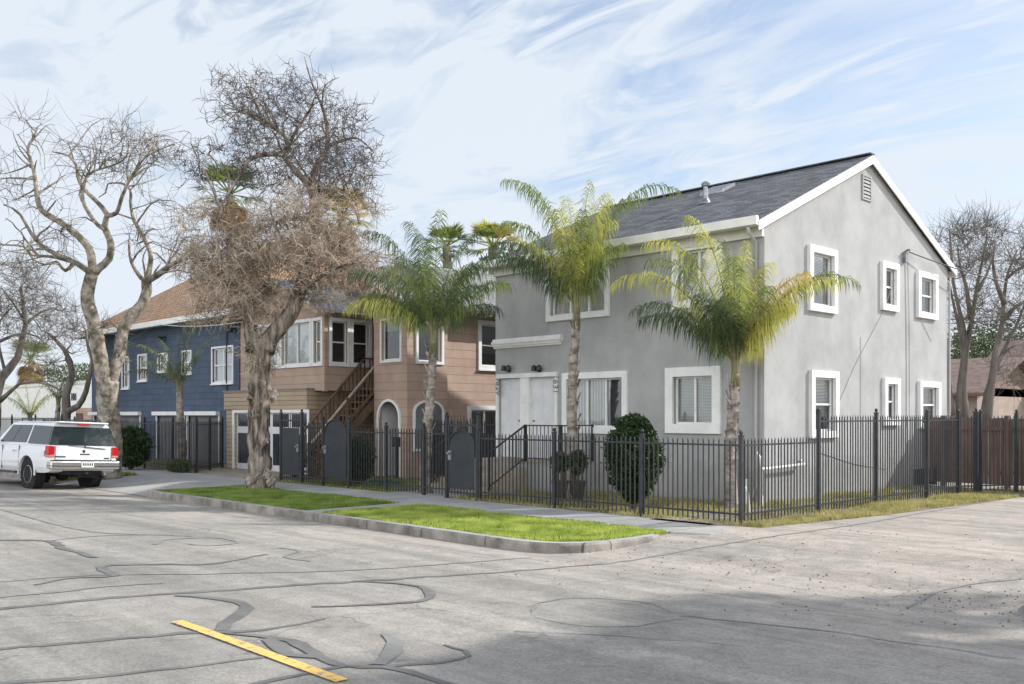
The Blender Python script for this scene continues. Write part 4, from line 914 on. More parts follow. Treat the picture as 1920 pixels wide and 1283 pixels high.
def grow(mb, limbs, targets, rg, r_twig=.012, r_min=.005, wander=.18, ends=3, end_len=.45, sag=0, updir=.3, minz=None, end_r=.0045, curl=.3, seg=.3, start=.3):
    ns = []; nr = []
    for Q, Rr in limbs:
        k0 = int(len(Q)*start)
        for q, r in list(zip(Q, Rr))[k0:]: ns.append(q[:]); nr.append(min(r*.6, r_twig*3.2))
    N_ = np.zeros((len(ns)+len(targets)*14, 3)); N_[:len(ns)] = ns; cnt = len(ns)
    T_ = np.array([t[:] for t in targets])
    d0 = np.array([np.min(np.sum((N_[:cnt]-t)**2, axis=1)) for t in T_]); order = np.argsort(d0)
    for ti in order:
        t = T_[ti]; d2 = np.sum((N_[:cnt]-t)**2, axis=1); j = int(np.argmin(d2)); d = math.sqrt(d2[j])
        if d < .08: continue
        a = Vector(N_[j]); b = Vector(t); k = max(1, min(12, int(d/seg))); r0 = nr[j]*.8; r0 = max(r0, r_min*1.2)
        side = rnd_dir(rg)*wander*d; pts = [a]; rr = [r0]
        for i in range(1, k+1):
            s = i/k; p = a.lerp(b, s)+side*math.sin(s*math.pi)+rnd_dir(rg)*wander*.25*min(d,1)*(s < 1)+Vector((0,0,sag*math.sin(s*math.pi)*d))
            r = max(r_min, r0*(1-.45*s)); pts.append(p); rr.append(r)
            N_[cnt] = p[:]; cnt += 1; nr.append(r)
        mb.tube(pts, rr, 3 if r0 < .02 else 5, cap=False)
        dirn = (pts[-1]-pts[-2]).normalized()
        for e in range(ends):
            p = pts[-1] if e == 0 else pts[rg.randrange(len(pts)//2, len(pts))]
            v = (dirn*.6+rnd_dir(rg)*.9+Vector((0,0,updir))).normalized(); L_ = end_len*rg.uniform(.5,1.3)
            q = [p]; nn = 3
            for _ in range(nn):
                p = p+v*L_/nn; q.append(p); v = (v+rnd_dir(rg)*curl).normalized()
            mb.tube(q, [end_r*1.3, end_r*1.1, end_r*.9, end_r*.5], 3, cap=False)
def arch_branches(mb, limbs, spots, rg, r0=.038, spread=.9, sag=.14):
    """visible second order branches that arch out of the limbs"""
    pts = [(q, r) for Q, Rr in limbs for q, r in list(zip(Q, Rr))[len(Q)//3:]]
    out = []
    for px, py, dep, n in spots:
        for _ in range(n):
            s = dep/FL; t = P3(px,py,dep)+RTv*rg.gauss(0,34*s)+FWv*rg.gauss(0,.7)+Vector((0,0,rg.gauss(0,30*s)))
            c = sorted(pts, key=lambda q: (q[0]-t).length+(.5 if q[0].z > t.z else 0))[rg.randrange(0,14)]
            a = c[0]; d_ = (t-a).length
            if d_ < .25: continue
            side = rnd_dir(rg)*.16*d_; P = []; k = max(3, int(d_/.18))
            for i in range(k+1):
                u = i/k; P.append(a.lerp(t, u)+side*math.sin(u*math.pi)+Vector((0,0,sag*math.sin(u*math.pi)*d_-.05*u*d_))+rnd_dir(rg)*.02)
            r = min(c[1]*.7, r0)*rg.uniform(.7,1.1); R_ = [max(.007, r*(1-.75*i/k)) for i in range(k+1)]
            mb.tube(P, R_, 5, cap=False); out.append((P, R_))
    return out
RTv, FWv, UP = Vector((RTX,RTY,0)), Vector((FWX,FWY,0)), Vector((0,0,1))
BR = noisy('grey brown bark', (.08,.072,.064), (.22,.19,.165), 3, .95, 20, .5, stretch=(1,1,.3)); M['bark_grey'] = BR
def trunk_mesh(mb, Q, Rr, rg, rough=.08, k=14):
    """irregular bark column"""
    n0 = len(mb.v); mb.tube(Q, Rr, k); 
    n = len(Q)
    for i in range(n):
        c = Q[i]
        for j in range(k):
            v = Vector(mb.v[n0+i*k+j]); f = 1+rg.uniform(-rough,rough)+rough*.8*math.sin(3*j*2*math.pi/k+i*.35)
            mb.v[n0+i*k+j] = tuple(c+(v-c)*f)
# --- big pale twisting street tree
rg = random.Random(11)
d = 28.0
t1 = empty('bare_tree', P3(206,894,d), 'tall bare twisting street tree with pale mottled bark behind the parked car', 'tree')
tm = MB(); TL = []
tr, rr = limb_px([(206,898),(207,860),(206,800),(202,745),(203,715)], d, .34, .29, step=.12)
trunk_mesh(tm, tr, rr, rg, .07); 
def L1(pix, r0, r1, dd, base=d, k=10):
    Q, Rr = limb_px(pix, base, r0, r1, dd, .15, rg, .03); trunk_mesh(tm, Q, Rr, rg, .06, k); TL.append((Q, Rr)); return Q
L1([(200,740),(193,700),(184,647),(175,607),(166,565),(168,540),(174,512)], .24, .17, -.6)
L1([(204,735),(215,694),(224,663),(229,622),(249,591),(268,568),(275,545),(276,525)], .2, .14, .8)
e = 27.4
L1([(174,514),(173,501),(166,465),(141,439),(111,416),(79,396),(67,364),(67,337),(59,308),(52,279),(62,259),(70,236)], .14, .02, 1.0, e)
L1([(173,512),(164,508),(141,492),(108,478),(75,459),(59,436),(39,403),(23,390),(5,383)], .1, .02, -1.6, e)
L1([(138,492),(98,482),(62,478),(43,462),(0,459)], .055, .02, -1.4, e-.3)
L1([(136,496),(124,508),(108,491),(85,496),(65,488),(50,470)], .06, .015, .8, e-.3)
L1([(176,512),(183,504),(203,485),(206,455),(197,426),(201,403),(193,390),(177,373),(157,354),(146,331),(141,308),(128,292),(100,285)], .13, .02, -1.0, e)
L1([(197,428),(183,423),(160,387),(154,360),(159,337),(177,321),(209,311),(236,295),(242,265)], .07, .015, 1.4, e-.4)
L1([(202,404),(219,400),(229,370),(242,341),(252,321),(272,295),(295,282),(325,270)], .07, .015, -.9, e-.5)
L1([(160,385),(150,365),(165,325),(175,300),(172,270)], .035, .012, .6, e)
f = 28.8
L1([(276,527),(285,521),(308,504),(337,488),(360,478),(385,462)], .11, .03, -.8, f)
L1([(275,526),(278,508),(282,478),(268,442),(249,413),(244,383),(244,357),(229,344),(200,345),(197,362),(186,370)], .09, .015, .9, f)
L1([(274,528),(265,521),(249,501),(242,481),(242,452)], .08, .03, -.5, f)
L1([(247,410),(225,403),(218,400)], .03, .02, .2, f)
L1([(268,442),(285,428),(292,432)], .03, .012, .4, f)
TM1 = tm
cm = MB(); tg = []
TL += arch_branches(tm, TL, [(40,320,28,9),(60,245,28,5),(25,470,26.5,9),(100,440,27,8),(150,300,27.2,12),(250,275,27.4,12),(200,260,27.3,8),(300,300,27.4,9),(310,480,28.4,9),(345,450,28.6,8),(280,380,28.6,3)], rg)
for (px, py, w_, h_, n, dep) in ((40,330,52,60,170,28),(60,250,45,25,70,28),(30,470,45,45,190,26.5),(100,440,50,45,150,27),(160,300,60,45,260,27.2),(250,275,60,45,280,27.4),(200,260,90,25,140,27.3),(290,300,35,50,160,27.4),(310,480,55,35,220,28.4),(250,450,30,40,60,28.8),(280,380,25,50,50,28.6),(100,370,35,30,40,27),(225,650,25,40,60,28.2),(345,450,35,50,160,28.6)):
    s = dep/FL; tg += ellip(P3(px,py,dep), (w_*s*1.1, 1.5, h_*s*1.1), int(n*.3), rg, .6)
grow(cm, TL, tg, rg, r_twig=.014, r_min=.0065, ends=2, end_len=.75, wander=.22, updir=-.05, end_r=.005, sag=.16, curl=.22)
tm.build('trunk', M['bark_pale'], t1, smooth=True); cm.build('crown', M['bark_grey'], t1, fix=False)
# hanging thin twigs stay in the crown mesh
# --- big rough-barked tree with tangled crown
rg = random.Random(5); d = 23.4
t2 = empty('bare_tree', P3(487,915,d), 'massive rough barked street tree with dense tangled beige twigs on the grass strip', 'tree')
tm = MB(); TL = []
tr, rr = limb_px([(487,925),(487,900),(486,860),(485,800),(486,740),(488,690),(490,645)], d, .285, .24, step=.08)
for i in range(len(rr)):
    rr[i] *= 1+.22*math.exp(-((i-1)/2.2)**2)+.07*math.sin(i*.9)+.03*rg.uniform(-1,1)
trunk_mesh(tm, tr, rr, rg, .06, 20)
L1([(478,655),(472,625),(468,600),(465,570),(462,548)], .2, .1, -.3, d)
L1([(497,660),(508,636),(528,610),(548,580),(562,545),(575,510),(590,460),(592,410),(589,372),(582,345)], .24, .12, .9, d)
L1([(584,352),(568,335),(545,308),(531,285),(543,270),(520,244),(492,222),(465,212),(440,205)], .1, .02, -.8, d+.9)
L1([(584,350),(590,325),(603,300),(614,280),(612,240),(602,200),(585,155),(572,107)], .11, .012, .6, d+.9)
L1([(530,290),(500,290),(470,300),(450,330),(425,370),(400,420)], .07, .02, -.8, d+.6)
L1([(590,358),(625,355),(650,365),(668,395),(672,420)], .06, .02, -.7, d+.9)
L1([(612,275),(640,265),(670,260),(700,285)], .05, .015, -.9, d+1)
L1([(543,270),(560,240),(575,215),(590,180)], .05, .015, .9, d+.6)
L1([(495,235),(480,200),(470,170),(475,140)], .04, .012, .5, d+.4)
L1([(468,600),(440,560),(415,500),(405,440),(415,390)], .09, .02, -1, d-.3)
L1([(560,550),(600,520),(640,500),(680,490)], .07, .02, -1.2, d)
L1([(575,510),(545,470),(520,430),(505,390)], .07, .02, 1.2, d+.2)
L1([(592,420),(560,410),(510,420),(450,450),(400,480)], .07, .02, 1.5, d+.6)
L1([(415,395),(390,330),(372,300),(355,268)], .035, .01, .3, d-1)
# burrs and knots on the trunk
for (px, py, s) in ((512,742,.13),(470,748,.12),(478,775,.1),(480,895,.16),(508,905,.13),(470,905,.13),(500,830,.08),(477,860,.07),(466,652,.1),(492,720,.08),(500,892,.12),(462,690,.07)):
    kn = MB(); c = P3(px,py,d-.24); n0 = len(kn.v); kn.lathe([(s*math.sin(math.pi*i/8)+.002, -s*math.cos(math.pi*i/8)*1.3) for i in range(9)], c, 10)
    for i in range(n0, len(kn.v)):
        v = Vector(kn.v[i]); kn.v[i] = tuple(c+(v-c)*rg.uniform(.6,1.2))
    kn.build('burr', M['bark_rough'], t2, smooth=False)
TL2 = list(TL)+arch_branches(tm, TL, [(565,270,d+.8,16),(450,205,d+.8,12),(640,280,d+.8,12),(590,160,d+.8,6),(430,300,d+.8,8),(375,320,d+.4,6),(670,350,d+.8,8),(520,180,d+.8,8)], rg, .03)
tm.build('trunk', M['bark_rough'], t2, smooth=True)
up = MB(); tg = []
for (px, py, w_, h_, n) in ((565,270,125,105,1500),(450,205,75,65,520),(640,280,70,90,620),(590,160,50,45,110),(430,300,60,40,220),(375,330,40,60,160),(670,350,45,60,240),(540,330,110,50,420),(520,180,90,40,260)):
    s = (d+.8)/FL; tg += ellip(P3(px,py,d+.8), (w_*s, 1.7, h_*s), int(n*.72), rg, .55)
grow(up, TL2, tg, rg, r_twig=.012, r_min=.0055, ends=2, end_len=.3, wander=.26, updir=.1, end_r=.0046, curl=.4, start=.4)
for t in tg:      # shrivelled leaves and buds clinging to the twigs
    c = t+rnd_dir(rg)*.05; a_ = rnd_dir(rg)*.028; b_ = a_.cross(rnd_dir(rg)).normalized()*.014
    up.quad(c-a_, c-b_, c+a_, c+b_)
up.build('crown', M['twig_dark'], t2, fix=False)
lo = MB(); tg = []
for (px, py, w_, h_, n) in ((520,470,125,85,950),(440,520,85,75,620),(620,480,90,80,640),(695,505,50,65,300),(400,450,50,70,230),(470,575,105,30,210),(370,500,40,50,150),(600,560,75,24,100),(560,400,150,50,330),(500,650,30,50,80),(400,590,70,20,70),(720,560,25,25,60)):
    s = (d+.2)/FL; tg += ellip(P3(px,py,d+.2), (w_*s, 1.5, h_*s), n, rg, .5)
grow(lo, TL, tg, rg, r_twig=.013, r_min=.0055, ends=4, end_len=.36, wander=.34, updir=-.1, end_r=.0052, curl=.8, start=.1)
lo.build('tangled_twigs', M['twig_beige'], t2, fix=False)
# --- distant bare trees
def far_tree(label, limbs, crown, dist, mtrunk, mtwig, seed, group=None, **k):
    rg = random.Random(seed); p = limbs[0][0][0]; x, y = P3(p[0], p[1], dist).xy
    t = empty('bare_tree', (x,y,0), label, 'tree', group); tm = MB(); TLs = []
    for pix, r0, r1, dd in limbs:
        Q, Rr = limb_px(pix, dist, r0, r1, dd, .35, rg, .05); tm.tube(Q, Rr, 8); TLs.append((Q, Rr))
    tm.build('trunk', mtrunk, t, smooth=True)
    c = MB(); tg = []
    for (px, py, w_, h_, n) in crown:
        s = dist/FL; tg += ellip(P3(px,py,dist), (w_*s, 1.8, h_*s), n, rg)
    grow(c, TLs, tg, rg, **k); c.build('crown', mtwig, t, fix=False)
far_tree('bare tree at the left edge with arching dark limbs above the car', [([(-20,870),(-12,800),(-8,740),(0,710),(18,690),(35,670),(42,640),(50,608),(45,575),(42,540)],.3,.05,0), ([(0,710),(-20,660),(-40,600)],.15,.05,1), ([(0,752),(20,735),(38,720),(60,715),(90,722)],.1,.03,-1), ([(50,606),(75,585),(100,577),(118,585)],.06,.02,1), ([(0,640),(25,630),(50,625),(72,632),(82,645)],.07,.02,0), ([(10,700),(-5,640),(0,600),(25,575)],.07,.02,0), ([(45,600),(20,560),(0,540)],.05,.02,-1)],
    [(40,570,75,60,170),(90,590,45,55,80),(0,600,60,90,110),(50,510,60,30,60),(70,650,35,30,30)], 38, BR, BR, 21, r_twig=.022, r_min=.009, ends=3, end_len=.9, end_r=.0065)
far_tree('small forked bare tree between the white building and blue house', [([(123,872),(122,810),(123,770),(126,740),(135,705),(133,680),(120,655),(100,635),(88,625)],.28,.05,0), ([(126,772),(148,762),(160,735),(170,700),(172,675),(163,650),(160,620),(152,605)],.16,.03,-.5), ([(134,690),(122,675),(125,655),(133,645)],.07,.03,.5), ([(123,750),(115,735),(90,720),(60,716)],.06,.03,.5)],
    [(130,620,45,45,70),(100,600,40,40,50),(155,630,25,40,45),(90,690,35,30,30)], 42, BR, BR, 22, r_twig=.02, r_min=.009, ends=3, end_len=.8, end_r=.007)
far_tree('leafless multi stemmed tree directly behind the grey house rear corner', [([(1800,790),(1795,740),(1808,640),(1800,590),(1788,530),(1785,470),(1782,430)],.13,.025,0), ([(1812,800),(1810,730),(1812,650),(1822,600),(1833,540),(1840,490),(1850,440)],.15,.025,0), ([(1800,780),(1806,700),(1800,630),(1785,560),(1775,500)],.14,.02,1), ([(1820,600),(1812,540),(1800,500),(1795,460)],.1,.02,-1), ([(1833,545),(1850,520),(1862,480)],.08,.02,1), ([(1785,780),(1780,700),(1778,640)],.12,.04,0)],
    [(1810,470,60,60,210),(1850,450,45,45,110),(1790,560,40,60,80),(1840,560,40,60,80),(1800,430,50,25,50)], 33, BR, BR, 23, r_twig=.018, r_min=.007, ends=3, end_len=.75, end_r=.005, updir=.5)
far_tree('leafless multi stemmed tree at the right edge above the board fence', [([(1850,800),(1855,740),(1868,660),(1880,610),(1884,560),(1892,510),(1905,470)],.16,.025,0), ([(1845,790),(1850,740),(1862,700),(1880,660),(1905,610),(1925,560)],.14,.03,1), ([(1884,570),(1870,530),(1860,490),(1868,450)],.09,.02,-1), ([(1880,600),(1905,575),(1935,555)],.1,.03,0), ([(1860,690),(1890,655),(1925,640)],.06,.02,0), ([(1890,520),(1915,500),(1940,490)],.06,.02,.5)],
    [(1890,500,45,60,150),(1930,480,45,60,100),(1870,580,35,60,80),(1920,600,40,60,90),(1900,690,40,45,70)], 31, BR, BR, 24, r_twig=.018, r_min=.007, ends=3, end_len=.75, end_r=.005, updir=.5)
# ================================================================== palms
def frond(c, dirn, L_, mi, rg, parent, leaf=.55, droop=1.2, n=46, hang=1.15, wid=.02):
    mb = MB(); p = Vector(c); v = Vector(dirn).normalized(); P = [p]; K = 14; st = L_/K
    for i in range(K):
        p = p+v*st; P.append(p); v = (v+Vector((0,0,-droop*st*(.12+1.15*(i/K)**1.3)))).normalized()
    mb.mi = 1; mb.tube(P, [.02*(1-.85*i/K) for i in range(K+1)], 4, cap=False); mb.mi = 0
    for i in range(n):
        s = .14+.86*(i+rg.random()*.6)/n; f = s*K; j = min(int(f), K-1); q = P[j].lerp(P[j+1], f-j); d_ = (P[j+1]-P[j]).normalized()
        side = d_.cross(UP); side = side.normalized() if side.length > .05 else Vector((1,0,0))
        nrm = side.cross(d_).normalized(); ll = leaf*math.sin(math.pi*(.1+.8*s))**.5*(1-.35*s)
        for sg in (-1, 1):
            l_ = ll*rg.uniform(.75,1.15); a = rg.uniform(-.35,.45)
            o = (side*sg*rg.uniform(.45,1)+nrm*(a+.15)+d_*rg.uniform(.3,.75)).normalized()
            pts = [q]; g = o; x = q
            for k_ in range(3): 
                x = x+g*l_*(.22,.36,.42)[k_]; pts.append(x); g = (g+Vector((0,0,-hang*rg.uniform(.8,1.5)*(1.1+.9*k_)))).normalized()
            w = d_*wid*rg.uniform(.7,1.2)*.5
            mb.add([pts[0]-w*.6, pts[0]+w*.6, pts[1]-w, pts[1]+w, pts[2]-w*.8, pts[2]+w*.8, pts[3]], [(0,1,3,2),(2,3,5,4),(4,5,6)])
    return mb.build('frond', [mi, M['rachis']], parent, fix=False)
def queen_palm(label, base, topz, cpx, fronds, seed, r=.12, auto=8, L_=2.2, leaf=.6, mats=None, lean=None, n=66, boots=True):
    rg = random.Random(seed); t = empty('queen_palm', (base[0],base[1],0), label, 'palm tree', 'feather palms in the front yards')
    b = Vector((base[0],base[1],-.02)); top = Vector(lean) if lean else Vector((base[0],base[1],topz)); K = 22; P = []; Rr = []
    for i in range(K+1):
        s = i/K; p = b.lerp(top, s)+Vector((.04*math.sin(s*5+seed), .04*math.cos(s*4+seed), 0)); P.append(p)
        Rr.append(r*(1.25-.5*s)*(1+.05*math.sin(i*2.4))*(1.3 if i == 0 else 1))
    tm = MB(); trunk_mesh(tm, P, Rr, rg, .05, 12); tm.build('trunk', M['palmtrunk'], t, smooth=True)
    if boots:
        bm_ = MB()
        for i in range(26):
            a = i*2.4; s = .35+.6*i/26; p = b.lerp(top, s); o = Vector((math.cos(a),math.sin(a),0)); rr_ = r*(1.2-.5*s)
            bm_.bar(p+o*rr_*.8, p+o*(rr_*1.3+.02)+Vector((0,0,.17)), .07, .02, up=o)
        bm_.build('leaf_boots', M['palmtrunk'], t)
    c = P[-1]; sh_ = MB()
    for i in range(12):
        a = i*2.4; o = Vector((math.cos(a),math.sin(a),0)); sh_.tube([c+o*r*.55-UP*.35+UP*.02*i, c+o*r*.5+UP*.1, c+o*(r*.6+.05)+UP*.5], [.036,.028,.012], 5)
    sh_.build('leaf_bases', M['rachis'], t, smooth=True)
    ms = mats or [M['palmg'], M['palmd'], M['palmy']]
    for (sx, up, aw, ln, mi) in fronds: ln *= {3:.82,8:.88,15:.95}.get(seed,1); frond(c+UP*.25+RTv*sx*.06, RTv*sx*.82+UP*up*1.25+FWv*aw*.9, ln, mi, rg, t, leaf, n=n)
    for i in range(auto):
        a = i*2.399+seed; e_ = rg.uniform(1.0,2.3)
        frond(c+UP*.2, Vector((math.cos(a),math.sin(a),e_)), L_*rg.uniform(.8,1.1), ms[i % len(ms)], rg, t, leaf, n=n)
    return t
FS = 1.0
g, dk, yl, oc = M['palmg'], M['palmd'], M['palmy'], M['palmo']
c1 = P3(808,640,22.0)
queen_palm('tall dark green feather palm before the arched entry', (P3(800,925,22.3).x, P3(800,925,22.3).y), 0, None,
    [(-.7,1.6,0,3.5,dk),(-.3,1.8,.3,3.5,dk),(.1,1.8,-.2,3.3,g),(.5,1.6,.2,3.2,dk),(.9,1.3,-.2,3.1,dk),(-1.0,1.0,-.3,2.9,dk),(-1.2,.6,-.2,2.5,yl),(1.1,.9,-.3,2.6,g),(1,.6,.5,2.2,dk),(-1,.6,.5,2.3,g),(-.6,1.1,-.8,2.6,g),(.7,1.2,-.7,2.5,dk),(-.15,1.7,-.7,2.9,dk),(.5,1.4,.8,2.7,yl),(-.5,1.4,.6,3.0,dk)], 3, r=.11, auto=5, L_=2.3, leaf=.9, mats=[dk,g], lean=c1)
c2 = P3(1078,590,21.0); b2 = P3(1075,930,21.0)
queen_palm('tallest feather palm, yellow green, left of the round bush', (b2.x,b2.y), 0, None,
    [(.7,1.55,0,4.3,g),(.6,1.65,.3,3.7,g),(-.55,1.75,.1,3.9,g),(-.5,1.6,-.3,3.3,g),(-.8,1.3,.2,3.0,g),(-1.0,1.0,-.3,2.6,dk),(-1.05,.8,.1,2.3,dk),(.15,1.8,-.1,3.0,yl),(-.1,1.8,.3,2.9,yl),(.3,1.6,-.4,2.8,yl),(.4,1.6,.1,2.8,yl),(-.3,1.5,-.6,2.5,yl),(.45,1.2,-.3,2.2,yl),(.3,1.4,.6,2.4,g),(-.85,.7,-.2,2.0,dk),(.5,.9,.1,1.7,g),(.05,1.5,-.6,2.4,g)], 8, r=.105, auto=3, L_=1.9, leaf=.88, mats=[g,yl], lean=c2)
c3 = P3(1374,700,18.7); b3 = P3(1373,955,18.7)
queen_palm('wide yellow green feather palm at the grey house corner', (b3.x,b3.y), 0, None,
    [(-1.0,1.15,0,3.3,yl),(-.6,1.6,.3,3.5,yl),(-.4,1.7,-.2,3.2,yl),(-.8,1.3,-.3,3.0,g),(-1.1,.85,-.3,2.6,dk),(-1.0,.7,.2,2.2,dk),(-.6,.9,-.7,2.1,dk),(1.0,1.15,.0,3.3,g),(.9,1.1,-.3,2.7,yl),(.7,1.2,-.4,2.3,oc),(.5,1.5,.4,2.5,yl),(.15,1.7,.1,2.5,yl),(-.1,1.7,.2,2.6,g),(.75,.9,.4,2.0,oc),(-.15,1.5,-.5,2.2,g),(.3,1.1,-.7,1.8,g),(.7,.8,-.4,1.6,yl),(-.35,1.0,-.9,1.9,dk)], 15, r=.105, auto=4, L_=1.7, leaf=.86, mats=[g,dk,yl], lean=c3)
b4 = P3(338,886,31.0); c4 = P3(340,735,31.0)
queen_palm('small young feather palm before the blue house', (b4.x,b4.y), 0, None,
    [(.35,1.5,0,2.2,g),(.7,1.2,.2,1.9,g),(-.8,.9,0,1.9,g),(-1.1,.45,-.2,1.7,dk),(-.6,1.2,.3,1.8,g),(.2,1.4,-.3,1.9,dk),(-1,.7,.4,1.7,g)], 31, r=.13, auto=3, L_=1.3, leaf=.45, mats=[dk], lean=c4, n=34, boots=False)
b5 = P3(109,872,46.0); c5 = P3(108,760,46)
queen_palm('slim dark feather palm before the far white building', (b5.x,b5.y), 0, None, [(-.9,.9,0,2.1,dk),(.9,.9,0,2.1,dk),(-.2,1.5,0,2.0,dk),(.3,1.4,.2,1.9,dk),(-.6,1.2,.2,1.9,dk)], 33, r=.14, auto=4, L_=1.6, leaf=.5, mats=[dk], lean=c5, n=30, boots=False)
b6 = P3(54,872,46.0); c6 = P3(54,792,46)
queen_palm('short yellow feather palm before the far white building', (b6.x,b6.y), 0, None, [(-.7,1.1,0,2.0,yl),(.9,.9,0,1.9,yl),(-.2,1.5,0,1.8,yl),(.4,1.3,.2,1.7,yl)], 34, r=.12, auto=4, L_=1.4, leaf=.5, mats=[yl,g], lean=c6, n=30, boots=False)
def fan_palm(label, c, seed, R_=1.0, nleaf=34, skirt=0, mats=(0,), h=None):
    rg = random.Random(seed); t = empty('fan_palm', (c.x,c.y,0), label, 'palm tree', 'tall fan palms behind the houses')
    tm = MB(); tm.tube([(c.x,c.y,-.1),(c.x+.1,c.y,c.z*.5),(c.x,c.y,c.z)], [.32,.22,.2], 10); tm.build('trunk', M['bark_grey'], t, smooth=True)
    def fan(mb, o, dv, L_, w=.75):
        dv = dv.normalized(); hub = o+dv*L_*.5; mb.bar(o, hub, .03)
        sd = dv.cross(UP); sd = sd.normalized() if sd.length > .05 else Vector((1,0,0)); nr = sd.cross(dv)
        for k in range(26):
            a = -1.15+2.3*k/25; e_ = dv*math.cos(a)+sd*math.sin(a)+nr*rg.uniform(-.12,.12); l_ = L_*.6*(1-.12*abs(a))*rg.uniform(.88,1.05)
            tip = hub+e_*l_+Vector((0,0,-.12*l_)); mid = hub+e_*l_*.55; pw = e_.cross(nr).normalized()*.03*w*1.3
            mb.add([hub, mid-pw, mid+pw, tip], [(0,1,2),(1,3,2)])
    cr = MB(); cr.mi = 0
    for i in range(nleaf):
        a = i*2.399; e_ = math.sin(-.35+1.8*(i/nleaf)); cr.mi = rg.choice(range(len(mats)))
        fan(cr, c, Vector((math.cos(a),math.sin(a),e_*1.3)), R_*rg.uniform(.85,1.1))
    cr.build('crown', [M[m] for m in mats], t, fix=False)
    if skirt:
        s = MB()
        for i in range(60):
            a = i*2.399; z = c.z-skirt*rg.random(); o = Vector((c.x,c.y,z)); fan(s, o, Vector((math.cos(a),math.sin(a),-1.1)), R_*.75)
        s.build('dead_skirt', M['dryleaf'], t, fix=False)
fan_palm('fan palm with clean green crown above the tan house roof', P3(838,462,44), 41, 1.25, 22, 0, ('palmg','palmd'))
fan_palm('fan palm with ochre yellow crown just left of the grey house', P3(925,464,36), 42, 1.2, 24, 0, ('palmo','palmy','palmg'))
fan_palm('tall fan palm hidden behind the tangled tree crown', P3(432,365,46), 43, 1.9, 26, .8, ('palmg','palmd'))
fan_palm('fan palm with brown thatch behind the rough tree crown', P3(640,405,52), 44, 1.9, 40, 2.5, ('palmo','palmg'))
fan_palm('old shaggy fan palm far behind the white building', P3(58,672,75), 45, 2.0, 34, 2.2, ('palmg','dryleaf'))
# ================================================================== shrubs and plants
def leafy(name, label, cat, c, ax, n, m, seed, leaf=.05, stem=True, group=None, shape=None):
    rg = random.Random(seed); t = empty(name, (c[0],c[1],0), label, cat, group); mb = MB()
    C_ = Vector(c)
    for i in range(n):
        v = rnd_dir(rg)*(rg.random()**.28)
        if math.sin(v.x*11+seed)*math.sin(v.y*9)*math.sin(v.z*12+seed) > .42 and v.length > .75: continue
        k = 1+.16*math.sin(v.x*7+seed)*math.cos(v.z*6+v.y*5)+.07*math.sin(v.z*17+v.x*13)+(rg.random() < .06)*rg.uniform(0,.22)
        if shape: k *= shape(v.z)
        p = C_+Vector((v.x*ax[0]*k, v.y*ax[1]*k, v.z*ax[2])); a_ = (rnd_dir(rg)+v*.5).normalized()*leaf*rg.uniform(.6,1.3); b_ = a_.cross(rnd_dir(rg)).normalized()*leaf*.42
        if p.z < .02: continue
        mb.quad(p-a_, p-b_, p+a_, p+b_)
    mb.build('foliage', m, t, fix=False)
    s = MB()
    for i in range(7):
        v = rnd_dir(rg); s.tube([(c[0]+v.x*.05,c[1]+v.y*.05,-.02), (c[0]+v.x*.12,c[1]+v.y*.12,c[2]*.6), (c[0]+v.x*ax[0]*.6,c[1]+v.y*ax[1]*.6,c[2]+ax[2]*.5)], [.025,.018,.006], 5)
    s.build('stem', M['brown'], t)
p = P3(1188,850,18.2); leafy('round_bush', 'large dark green rounded bush against the grey wall between two windows', 'bush', (p.x,p.y,.98), (.53,.53,.86), 14000, M['bush'], 51, .042, shape=lambda z: .8+.22*math.sin((z+1)*1.4) if z < 0 else 1.0)
for px, lab, s in ((1050, 'small potted shrub left of the middle palm trunk', .3), (1083, 'small potted shrub right of the middle palm trunk', .36)):
    q = P3(px,880,20.0); leafy('potted_shrub', lab, 'potted plant', (q.x,q.y,.82), (.2,.2,s*.75), 900, M['bush2'], px, .05, group='potted shrubs by the middle palm')
    pt = MB(); pt.lathe([(.1,0),(.15,.22),(.165,.38),(.18,.38),(.18,.43),(.15,.43),(.14,.36),(.02,.36)], (q.x,q.y,0), 18); tag(pt.build('plant_pot', M['terracotta'], smooth=False), 'dark clay pot under the shrub %s of the middle palm' % ('left' if px < 1060 else 'right'), 'plant pot', 'plant pots by the middle palm')
q = P3(672,866,25); leafy('ivy_shrub', 'dark ivy like shrub beside the arched gate below the stair', 'bush', (q.x,q.y,.62), (.42,.4,.62), 4200, M['bush'], 61, .05)
q = P3(245,845,31.5); leafy('hedge_shrub', 'dark hedge shrub behind the fence at the blue house', 'bush', (q.x,q.y,.75), (.75,.6,.7), 5200, M['bush'], 62, .06)
q = P3(335,878,30.2); leafy('low_shrub', 'low weedy plants at the foot of the young palm', 'plant', (q.x,q.y,.2), (.7,.3,.22), 1600, M['bush2'], 63, .05)
for i, (px, py, dist, ax, n, m, lab) in enumerate(((1800,690,60,(5,3,2.6),4200,'bush2','grey green tree mass behind the pale cottage'), (1900,665,62,(5,3,2.2),4200,'bush','dark evergreen tree behind the red roofed house'), (150,712,85,(5,3,1.5),2600,'bush2','green tree tops beyond the far white building'), (640,600,75,(6,3,3),2500,'bush2','green tree far behind the tan house'))):
    q = P3(px,py,dist); leafy('background_tree', lab, 'tree', (q.x,q.y,q.z), ax, n, M[m], 70+i, .16)
